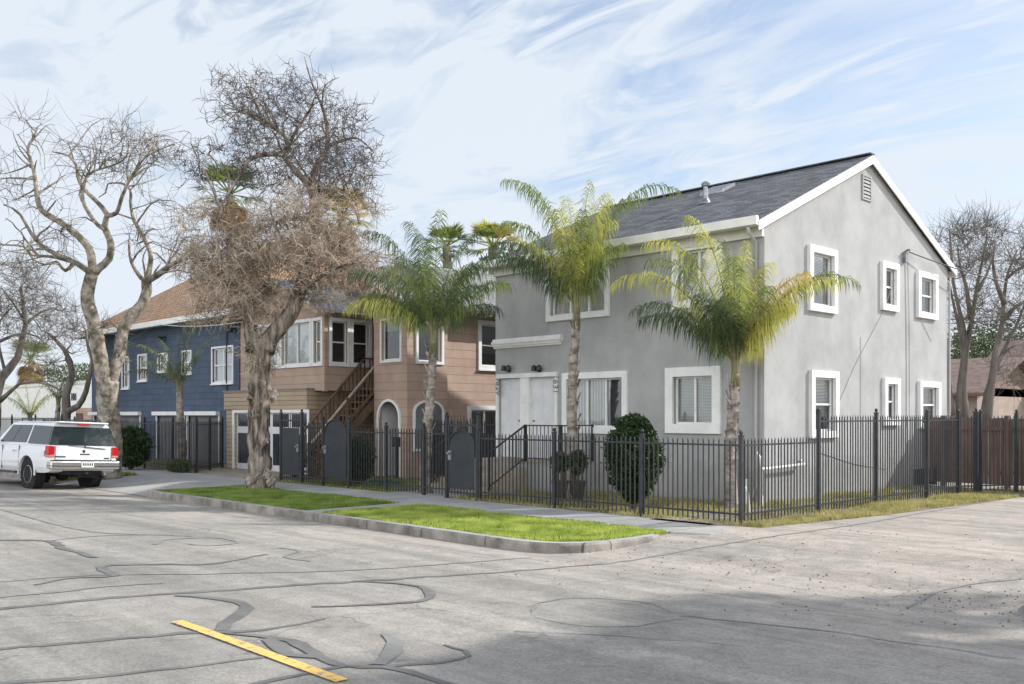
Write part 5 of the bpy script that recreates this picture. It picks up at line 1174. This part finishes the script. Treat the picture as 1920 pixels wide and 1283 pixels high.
# off to the right across the alley: the tree that shades the corner
rg = random.Random(77); rt_ = empty('shade_tree', (4.4,17.6,0), 'leafy street tree across the alley whose shade falls on the road', 'tree')
tm = MB(); tm.tube([(4.4,17.6,-.1),(4.3,17.5,2.5),(4.5,17.3,5)], [.3,.24,.2], 10)
lm_ = []
for i in range(8):
    a = i*.8; Q = [Vector((4.4,17.4,4.2)), Vector((4.4+1.2*math.cos(a),17.4+1.2*math.sin(a),6.2)), Vector((4.4+2.6*math.cos(a),17.4+2.6*math.sin(a),8+1.2*math.sin(a*2)))]; tm.tube(Q, [.12,.08,.03], 6); lm_ += Q
tm.build('trunk', M['bark_grey'], rt_, smooth=True)
cr = MB()
for i in range(34):
    c = Vector((4.4+rg.gauss(0,2.0),17.4+rg.gauss(0,1.7),7.6+rg.gauss(0,1.3))); s = rg.uniform(.5,1.2)
    for _ in range(300):
        p = c+rnd_dir(rg)*s*rg.random()**.4; a_ = rnd_dir(rg)*.17; b_ = a_.cross(rnd_dir(rg)).normalized()*.1; cr.quad(p-a_, p-b_, p+a_, p+b_)
cr.build('crown', M['bush2'], rt_, fix=False)
# hose on the ground by the stair gate
hz = MB(); o = P3(705,896,25.5); pts = [(o.x+.32*math.cos(a*.6)+.02*a, o.y+.3*math.sin(a*.6), .03+.012*(a % 3)) for a in range(34)]; hz.tube(pts, .014, 6)
hose = noisy('green garden hose', (.02,.1,.06), (.04,.16,.1), 4, .5, 10, 0); tag(hz.build('garden_hose', hose, smooth=True), 'green garden hose coiled on the ground behind the fence', 'hose')
# ================================================================== grass blades
def blades(name, poly, n, m, h, label, seed, w=.012, dens=None):
    rg = random.Random(seed); xs_ = [p[0] for p in poly]; ys_ = [p[1] for p in poly]; mb = MB(); c = 0
    def inside(x, y):
        r_ = False
        for i in range(len(poly)):
            x1, y1 = poly[i]; x2, y2 = poly[i-1]
            if (y1 > y) != (y2 > y) and x < (x2-x1)*(y-y1)/(y2-y1)+x1: r_ = not r_
        return r_
    while c < n:
        x = rg.uniform(min(xs_),max(xs_)); y = rg.uniform(min(ys_),max(ys_))
        if not inside(x,y): continue
        if dens and rg.random() > dens(x,y): c += .3; continue
        c += 1; a = rg.random()*6.28; hh_ = h*rg.uniform(.4,1.3)*(1+.4*math.sin(x*1.7)*math.sin(y*2.3)); lx, ly = rg.gauss(0,.35)*hh_, rg.gauss(0,.35)*hh_; dx, dy = math.cos(a)*w*.5, math.sin(a)*w*.5
        mb.add([(x-dx,y-dy,-.02),(x+dx,y+dy,-.02),(x+lx*.4+dx*.7,y+ly*.4+dy*.7,hh_*.6),(x+lx*.4-dx*.7,y+ly*.4-dy*.7,hh_*.6),(x+lx,y+ly,hh_)], [(0,1,2,3),(3,2,4)])
    return tag(mb.build(name, m, fix=False), label, 'grass', kind='stuff')
gd_ = lambda x, y: max(.12, min(1, .85+.5*math.sin(x*3.1+y*1.9)*math.sin(y*4.3-x*1.2)+.3*math.sin(x*9+y*7)-(.45 if y < 9.95 else 0)))
blades('grass', [(-22.25,9.76),(-15.74,9.76),(-15.74,12.05),(-22.25,12.05)], 34000, M['grass_shade'], .04, 'bright green mown grass on the strip round the rough tree', 1, .016, gd_)
blades('grass', strip_pts, 36000, M['grassb'], .042, 'bright green mown grass on the strip by the alley corner', 2, .014, gd_)
blades('grass', [(-40,9.9),(-29,9.9),(-28.6,12.0),(-40,12.0)], 9000, M['grass_shade'], .06, 'green grass patch behind the parked car', 3, .03)
nz_ = lambda x, y: max(0, min(1, .55+.5*math.sin(x*2.1+y*1.3)*math.sin(y*2.7-x*.7)+.25*math.sin(x*6)))
blades('grass', [(-8.72,13.42),(-8.25,13.5),(-7.75,16.8),(-7.55,19.6),(-7.35,23.2),(-8.5,23.2),(-8.72,20)], 17000, M['grassd'], .08, 'dry yellow green weeds along the alley fence foot', 4, .014, nz_)
blades('grass', [(-15.9,13.46),(-8.75,13.46),(-8.75,17.1),(-15.9,17.1)], 13000, M['grassd'], .06, 'patchy dry lawn behind the fence at the grey house', 5, .016, nz_)
blades('grass', [(-10.4,17.2),(-8.72,17.2),(-8.72,24),(-10.4,24)], 5000, M['grassd'], .09, 'weedy grass between the gable wall and the alley fence', 6, .018, nz_)
blades('grass', [(-23,13.46),(-18.2,13.46),(-18.2,16.5),(-23,16.5)], 3500, M['grass_shade'], .05, 'sparse green weeds behind the fence at the tan house', 7, .018, nz_)
vg = MB(); vg.prism([(x,y,-.15) for x,y in [(-8.76,13.42),(-8.25,13.5),(-7.75,16.8),(-7.55,19.6),(-7.35,23.2),(-6.6,25.5),(-8.76,25.5)]], (0,0,.158)); struct(vg, 'verge', M['dirt'])
# ================================================================== parked car
car = bpy.data.objects.new('parked_car', None); COL.objects.link(car); tag(car, 'white four wheel drive wagon parked at the far kerb, seen from behind', 'car')
ORG[car.name] = Vector()
paint, ntc, bb = nmat('white car paint'); bb.inputs['Base Color'].default_value = (.72,.73,.74,1); bb.inputs['Roughness'].default_value = .28; bb.inputs['Coat Weight'].default_value = .6
cglass, _, bb = nmat('tinted car glass'); bb.inputs['Base Color'].default_value = (.02,.03,.035,1); bb.inputs['Roughness'].default_value = .04; bb.inputs['Specular IOR Level'].default_value = .9
redl, _, bb = nmat('red tail lamp plastic'); bb.inputs['Base Color'].default_value = (.5,.015,.02,1); bb.inputs['Roughness'].default_value = .15
redl2, _, bb = nmat('pale reversing lamp plastic'); bb.inputs['Base Color'].default_value = (.62,.2,.16,1); bb.inputs['Roughness'].default_value = .15
tyre = noisy('tyre rubber', (.012,.012,.013), (.03,.03,.03), 6, .85, 40, .2); chrome, _, bb = nmat('dull chrome'); bb.inputs['Base Color'].default_value = (.62,.6,.58,1); bb.inputs['Metallic'].default_value = .85; bb.inputs['Roughness'].default_value = .25
alloy, _, bb = nmat('alloy wheel'); bb.inputs['Base Color'].default_value = (.62,.62,.62,1); bb.inputs['Metallic'].default_value = .4; bb.inputs['Roughness'].default_value = .35
blk = M['black']
body = MB()
secs = []
for x, zb, zt, w in ((-1.17,.55,1.13,.90),(-1.13,.5,1.16,.95),(-.9,.46,1.17,.985),(0,.44,1.17,1.0),(1.5,.44,1.17,1.0),(2.2,.44,1.16,.99),(2.6,.45,1.14,.98),(3.5,.47,1.07,.95),(3.82,.5,1.0,.88),(3.9,.55,.9,.82)):
    h = zt-zb
    prof_ = [(w*.93,zb),(w*.99,zb+h*.2),(w,zb+h*.45),(w*.995,zb+h*.72),(w*.965,zt-.03),(w*.93,zt)]
    secs.append([(x,-y,z) for y, z in prof_[::1]]+[(x,y,z) for y, z in prof_[::-1]])
k = len(secs[0])
body.add([p for s in secs for p in s], [(i*k+j, i*k+(j+1)%k, (i+1)*k+(j+1)%k, (i+1)*k+j) for i in range(len(secs)-1) for j in range(k)]+[tuple(range(k))[::-1], tuple(range((len(secs)-1)*k, len(secs)*k))])
bo = body.build('body', paint, car, local=True)
for (x, s) in ((0,1),(0,-1),(3.02,1),(3.02,-1)):     # wheel arches
    c = MB(); c.lathe([(.47,-.3),(.47,.3)], (x, s*.95, .42), 28, 'y'); co = c.build('cut', blk)
    m = bo.modifiers.new('arch', 'BOOLEAN'); m.operation = 'DIFFERENCE'; m.object = co; m.solver = 'EXACT'
    dg = bpy.context.evaluated_depsgraph_get(); me = bpy.data.meshes.new_from_object(bo.evaluated_get(dg)); bo.modifiers.clear(); bo.data = me; bpy.data.objects.remove(co)
bv = bo.modifiers.new('bevel', 'BEVEL'); bv.width = .018; bv.segments = 2; bv.limit_method = 'ANGLE'; bv.angle_limit = R(35)
# cabin frustum
CB = {'b': (-1.13, 2.25, .945, 1.165), 't': (-.98, 1.45, .76, 1.74)}
def cab(x_, y_, v):   # x_ 0..1 rear to front, y_ -1..1, v 0..1 height
    b, t = CB['b'], CB['t']; return Vector(((b[0]+(b[1]-b[0])*x_)*(1-v)+(t[0]+(t[1]-t[0])*x_)*v, y_*(b[2]*(1-v)+t[2]*v), b[3]*(1-v)+t[3]*v))
cbn = MB(); ring = [(0,-1),(1,-1),(1,1),(0,1)]
cbn.add([cab(x,y,0)-Vector((0,0,.03)) for x,y in ring]+[cab(x,y,1) for x,y in ring]+[Vector((cab(x,y,1).x*(.9)+.02, cab(x,y,1).y*.8, 1.80)) for x,y in ring], [(0,3,2,1),(0,1,5,4),(1,2,6,5),(2,3,7,6),(3,0,4,7),(4,5,9,8),(5,6,10,9),(6,7,11,10),(7,4,8,11),(8,9,10,11)])
cbn.build('cabin', paint, car, local=True, bevel=.03)
def pane(pts, name, m, off, th=.012):
    q = MB(); n_ = (pts[1]-pts[0]).cross(pts[2]-pts[0]).normalized()
    if n_.dot(off) < 0: n_ = -n_
    q.prism([p+n_*.003 for p in pts], n_*th); return q.build(name, m, car, local=True)
# rear glass wraps to the corners
pane([cab(0,-.985,.03), cab(0,.985,.03), cab(0,.985,.86), cab(0,-.985,.86)], 'rear_window', cglass, Vector((-1,0,0)))
for s in (-1, 1):
    o = Vector((0,s,0))
    pane([cab(.0,s,.04), cab(.36,s,.06), cab(.415,s,.9), cab(.0,s,.86)], 'side_window', cglass, o)
    pane([cab(.41,s,.1), cab(.64,s,.1), cab(.69,s,.9), cab(.46,s,.9)], 'side_window', cglass, o)
    pane([cab(.66,s,.1), cab(.88,s,.1), cab(.93,s,.9), cab(.71,s,.9)], 'side_window', cglass, o)
    # tail lamps
    for z0, z1, m_ in ((.86,.93,redl2),(.93,1.16,redl)):
        q = MB(); q.box(-1.185,-1.0,min(s*.80,s*.975),max(s*.80,s*.975),z0,z1-.004); q.build('tail_light', m_, car, local=True, bevel=.015)
    q = MB(); q.box(3.6,3.9,min(s*.6,s*.9),max(s*.6,s*.9),.82,.98); q.build('headlight', cglass, car, local=True, bevel=.02)
    q = MB(); q.bar((-.8,s*.62,1.86),(1.2,s*.62,1.87),.035,.03)
    for x in (-.8,-.1,.6,1.2): q.bar((x,s*.62,1.78),(x,s*.62,1.86),.03)
    q.build('roof_rail', blk, car, local=True)
    q = MB(); q.box(.55,2.5,min(s*.92,s*1.06),max(s*.92,s*1.06),.40,.46); q.build('running_board', blk, car, local=True, bevel=.01)
    q = MB(); q.box(.5,2.52,min(s*.98,s*1.012),max(s*.98,s*1.012),.70,.76); q.build('side_moulding', paint, car, local=True, bevel=.008)
    q = MB(); q.box(1.95,2.15,min(s*.98,s*1.2),max(s*.98,s*1.2),1.15,1.34); q.build('wing_mirror', blk, car, local=True, bevel=.03)
    for x in (.62,1.7): q = MB(); q.box(x,x+.2,min(s*.99,s*1.025),max(s*.99,s*1.025),.98,1.02); q.build('door_handle', chrome, car, local=True, bevel=.008)
    for x in (.47,1.5,2.45): q = MB(); q.box(x-.005,x+.005,min(s*.98,s*1.003),max(s*.98,s*1.003),.5,1.14); q.build('door_seam', blk, car, local=True)
    q = MB(); q.lathe([(.075,0),(.075,.012)], (0,0,0), 16); q = MB(); q.box(-1.0,-.82,min(s*.99,s*.999),max(s*.99,s*1.0),.9,1.04); q.build('fuel_flap' if s > 0 else 'side_seam', paint, car, local=True)
pane([cab(1,-.93,.05), cab(1,.93,.05), cab(1,.93,.93), cab(1,-.93,.93)], 'windscreen', cglass, Vector((1,0,0)))
q = MB(); q.box(-1.34,-1.08,-.96,.96,.57,.78); q.build('rear_bumper', chrome, car, local=True, bevel=.035)
q = MB(); q.box(-1.35,-1.12,-.9,.9,.782,.80); q.box(-1.352,-1.1,-.97,.97,.64,.66); q.build('bumper_strip', blk, car, local=True, bevel=.005)
q = MB(); q.box(-1.36,-1.342,-.2,.14,.62,.77); pl_ = q.build('number_plate', M['white'], car, local=True)
q = MB(); 
for i in range(6): q.box(-1.364,-1.3605,-.17+i*.05,-.14+i*.05,.66,.73)
q.build('plate_characters', M['lettering'], pl_, local=True)
q = MB(); q.box(-1.2,-1.165,-.93,.93,.5,.505); q.box(-1.18,-1.168,-.16,.1,.94,.97); q.build('tailgate_handle', blk, car, local=True)
q = MB(); q.box(-1.18,-1.165,.5,.78,.87,.90); q.box(-1.18,-1.165,-.72,-.58,.84,.87); q.lathe([(.03,-1.178),(.045,-1.17)], (0,0,1.03), 12, 'x'); q.build('badge', blk, car, local=True)
q = MB(); q.bar((-1.18,-.05,1.12),(-1.17,.0,1.2),.03); q.bar((-1.19,-.1,1.14),(-1.18,-.6,1.1),.02); q.bar((-1.19,-.1,1.14),(-1.16,.42,1.17),.015); q.build('wiper', blk, car, local=True)
q = MB(); q.box(-1.15,3.6,-.55,.55,.42,.56); q.tube([(0,-.8,.39),(0,.8,.39)], .06, 8); q.lathe([(.02,-.16),(.15,-.12),(.17,0),(.15,.12),(.02,.16)], (0,0,.39), 12, 'y'); q.box(-1.1,-.5,-.5,.1,.34,.44); q.tube([(-1.2,-.6,.34),(-.6,-.62,.38),(-.2,-.6,.4)], .035, 8); q.box(-1.40,-1.2,-.04,.04,.44,.49); q.build('underbody', tyre, car, local=True)
q = MB()
for s in (-1,1): q.box(-1.182,-1.172,min(s*.775,s*.785),max(s*.775,s*.785),.8,1.15)
q.box(-1.182,-1.172,-.775,.775,.8,.808); q.build('tailgate_seam', blk, car, local=True)
q = MB(); q.box(-1.12,-.92,-.7,.7,1.755,1.80); q.build('roof_spoiler', paint, car, local=True, bevel=.02)
q = MB(); q.box(-1.115,-1.06,-.16,.16,1.72,1.745); q.build('brake_light', redl, car, local=True)
q = MB(); q.box(3.88,3.98,-.9,.9,.45,.68); q.build('front_bumper', chrome, car, local=True, bevel=.03)
q = MB(); q.box(3.86,3.93,-.55,.55,.74,.96); q.build('grille', blk, car, local=True)
for x in (0, 3.02):
    for s in (-1, 1):
        yc = s*.83; wv = MB(); rr_ = .395
        wv.lathe([(.24,-.115),(.34,-.125),(.385,-.11),(rr_,-.07),(rr_,.07),(.385,.11),(.34,.125),(.24,.115)], (x,yc,rr_), 32, 'y')
        wl_ = wv.build('wheel', tyre, car, local=True, smooth=False)
        rm = MB(); rm.lathe([(.235,-.1),(.24,s*.11),(.225,s*.12),(.215,s*.08),(.2,s*.06),(.06,s*.055),(.06,s*.1),(.01,s*.1)], (x,yc,rr_), 24, 'y')
        for i in range(5):
            a = i*2*math.pi/5+.3; rm.bar((x+.05*math.cos(a),yc+s*.085,rr_+.05*math.sin(a)), (x+.225*math.cos(a),yc+s*.1,rr_+.225*math.sin(a)), .07, .03, up=(0,1,0))
        rm.build('rim', alloy, wl_, local=True)
        ar_ = MB()
        for i in range(14):
            a0_, a1_ = math.pi*(i/14)*1.06-.1, math.pi*((i+1)/14)*1.06-.1
            ar_.bar((x+.485*math.cos(a0_),s*.985,.42+.485*math.sin(a0_)), (x+.485*math.cos(a1_),s*.985,.42+.485*math.sin(a1_)), .035, .03, up=(0,1,0))
        ar_.build('wheel_arch', paint, car, local=True)
        il = MB(); il.lathe([(.46,-.27),(.46,.0)] if s > 0 else [(.46,.0),(.46,.27)], (x,s*.93,.42), 20, 'y'); il.build('arch_liner', tyre, car, local=True)
car.location = (-26.31, 9.01, -.13); car.rotation_euler = (R(2.6), 0, R(186)); car.scale = (.97,.93,.97)
# ================================================================== overhead wires
def wire(label, a, b, sag, r=.012, m='black'):
    q = MB(); a = Vector(a); b = Vector(b); n = 24; q.tube([a.lerp(b, i/n)-Vector((0,0,sag*4*(i/n)*(1-i/n))) for i in range(n+1)], r, 4)
    tag(q.build('overhead_wire', M[m]), label, 'wire', 'overhead wires')
hkp = SP.p(*onX(1696, 474, GX), .12)
wire('black service cable sagging from the gable wall bracket to the right', hkp, P3(2150, 540, 34), .5, .016)
wire('upper thin wire crossing the bare trees at right', P3(1500,480,40), P3(2200,472,50), .3)
wire('middle thin wire crossing the bare trees at right', P3(1500,528,44), P3(2200,538,44), .2, .009)
wire('higher of the paired lower wires at the right edge', P3(1500,612,46), P3(2250,560,46), .2, .018)
wire('lower of the paired lower wires at the right edge', P3(1500,618,45), P3(2250,568,45), .2, .018)
wire('pale cable running from the blue house eave to the rough tree', P3(285,606,32.5), P3(462,602,23.5), .12, .012, 'white')
# ================================================================== light, sky, camera
SUN = Vector((1,1.6,1.25)).normalized()
ld = bpy.data.lights.new('sun', 'SUN'); ld.energy = 4.0; ld.angle = R(1.0); ld.color = (1,.975,.94)
lo_ = bpy.data.objects.new('sun', ld); COL.objects.link(lo_); lo_.rotation_euler = (-SUN).to_track_quat('-Z', 'Y').to_euler()
W = bpy.data.worlds.new('World'); sc.world = W; W.use_nodes = True; nt = W.node_tree; L = nt.links.new
bg = nt.nodes['Background']; out = nt.nodes['World Output']
sky = N(nt, 'ShaderNodeTexSky', sky_type='NISHITA', sun_disc=False); sky.sun_elevation = math.asin(SUN.z); sky.sun_rotation = math.atan2(SUN.x, SUN.y); sky.air_density = 1.0; sky.dust_density = 1.2; sky.ozone_density = 1.2
L(sky.outputs[0], bg.inputs[0]); bg.inputs[1].default_value = .155
tc = N(nt, 'ShaderNodeTexCoord'); sp = N(nt, 'ShaderNodeSeparateXYZ'); L(tc.outputs['Generated'], sp.inputs[0])
zz = N(nt, 'ShaderNodeMath', operation='ADD'); L(sp.outputs[2], zz.inputs[0]); zz.inputs[1].default_value = .18
dx_ = N(nt, 'ShaderNodeMath', operation='DIVIDE'); L(sp.outputs[0], dx_.inputs[0]); L(zz.outputs[0], dx_.inputs[1])
dy_ = N(nt, 'ShaderNodeMath', operation='DIVIDE'); L(sp.outputs[1], dy_.inputs[0]); L(zz.outputs[0], dy_.inputs[1])
cv = N(nt, 'ShaderNodeCombineXYZ'); L(dx_.outputs[0], cv.inputs[0]); L(dy_.outputs[0], cv.inputs[1])
def cl(scale, rot, st, det, dist, r):
    mp = N(nt, 'ShaderNodeMapping'); mp.inputs['Rotation'].default_value = (0,0,rot); mp.inputs['Scale'].default_value = st; L(cv.outputs[0], mp.inputs[0])
    n = N(nt, 'ShaderNodeTexNoise', Scale=scale, Detail=det, Roughness=.55, Distortion=dist); L(mp.outputs[0], n.inputs['Vector']); return ramp(nt, n.outputs['Fac'], r)
c_a = cl(1.15, R(-20), (1.0,1.6,1), 10, 1.6, [(.4,(0,0,0,1)),(.6,(1,1,1,1))])
c_b = cl(3.0, R(-62), (.8,2.4,1), 10, 1.4, [(.42,(0,0,0,1)),(.64,(1,1,1,1))])
dt = N(nt, 'ShaderNodeVectorMath', operation='DOT_PRODUCT'); L(tc.outputs['Generated'], dt.inputs[0]); dt.inputs[1].default_value = (-RTX,-RTY,-.25)
mr = N(nt, 'ShaderNodeMapRange'); mr.inputs['From Min'].default_value = -.15; mr.inputs['From Max'].default_value = .38; L(dt.outputs['Value'], mr.inputs[0])
lowz = N(nt, 'ShaderNodeMapRange'); lowz.inputs['From Min'].default_value = .22; lowz.inputs['From Max'].default_value = .0; lowz.inputs['To Max'].default_value = .6; L(sp.outputs[2], lowz.inputs[0])
def mm(op, a, b):
    n = N(nt, 'ShaderNodeMath', operation=op, use_clamp=True)
    for i, v in enumerate((a, b)):
        if isinstance(v, (int, float)): n.inputs[i].default_value = v
        else: L(v, n.inputs[i])
    return n.outputs[0]
s1 = mm('MAXIMUM', c_a, c_b); s2 = mm('MULTIPLY', s1, .72); s3 = mm('ADD', s2, mm('MULTIPLY', mr.outputs[0], .42)); s4 = mm('ADD', s3, mm('MULTIPLY', lowz.outputs[0], .85)); fac = mm('ADD', s4, .27); fac = mm('MINIMUM', fac, .95); zen = N(nt, 'ShaderNodeMapRange'); zen.inputs['From Min'].default_value = .44; zen.inputs['From Max'].default_value = .75; zen.inputs['To Min'].default_value = 1; zen.inputs['To Max'].default_value = .12; L(sp.outputs[2], zen.inputs[0])  # zen thins the unseen clouds overhead to deepen shade on the ground
bg2 = N(nt, 'ShaderNodeBackground'); bg2.inputs[0].default_value = (.83,.9,1,1); bg2.inputs[1].default_value = .66
dtb = N(nt, 'ShaderNodeVectorMath', operation='DOT_PRODUCT'); L(tc.outputs['Generated'], dtb.inputs[0]); dtb.inputs[1].default_value = (-FWX,-FWY,.25)
mrb = N(nt, 'ShaderNodeMapRange', interpolation_type='SMOOTHSTEP'); mrb.inputs['From Min'].default_value = -.35; mrb.inputs['From Max'].default_value = .8; mrb.inputs['To Min'].default_value = .8; mrb.inputs['To Max'].default_value = 2.15; L(dtb.outputs['Value'], mrb.inputs[0]); L(mrb.outputs[0], bg2.inputs[1])  # unseen clouds behind the camera brightened as added fill for shaded fronts
cloudc = N(nt, 'ShaderNodeMix', data_type='RGBA'); cm_ = N(nt, 'ShaderNodeMapRange'); cm_.inputs['From Min'].default_value = .86; cm_.inputs['From Max'].default_value = 1.5; L(mrb.outputs[0], cm_.inputs[0]); L(cm_.outputs[0], cloudc.inputs[0]); cloudc.inputs[6].default_value = (.84,.91,1,1); cloudc.inputs[7].default_value = (.96,.98,1,1); L(cloudc.outputs[2], bg2.inputs[0])
fac = mm('MAXIMUM', fac, mm('MULTIPLY', cm_.outputs[0], .9)); fac = mm('MULTIPLY', fac, zen.outputs[0]); mxs = N(nt, 'ShaderNodeMixShader'); L(fac, mxs.inputs[0]); L(bg.outputs[0], mxs.inputs[1]); L(bg2.outputs[0], mxs.inputs[2]); L(mxs.outputs[0], out.inputs[0])
cam = bpy.data.cameras.new('camera'); co = bpy.data.objects.new('camera', cam); COL.objects.link(co)
cam.sensor_width = 36; cam.sensor_fit = 'HORIZONTAL'; cam.lens = FL/1920*36; cam.shift_y = (HY-641.5)/1920; cam.clip_end = 2000; cam.clip_start = .1
co.location = (0,0,CZ); co.rotation_euler = (R(90),0,R(46)); sc.camera = co
sc.render.engine = 'CYCLES'; sc.cycles.max_bounces = 8; sc.cycles.transparent_max_bounces = 24
vs = sc.view_settings; vs.view_transform = 'Standard'; vs.look = 'None'; vs.gamma = 1; vs.exposure = .27
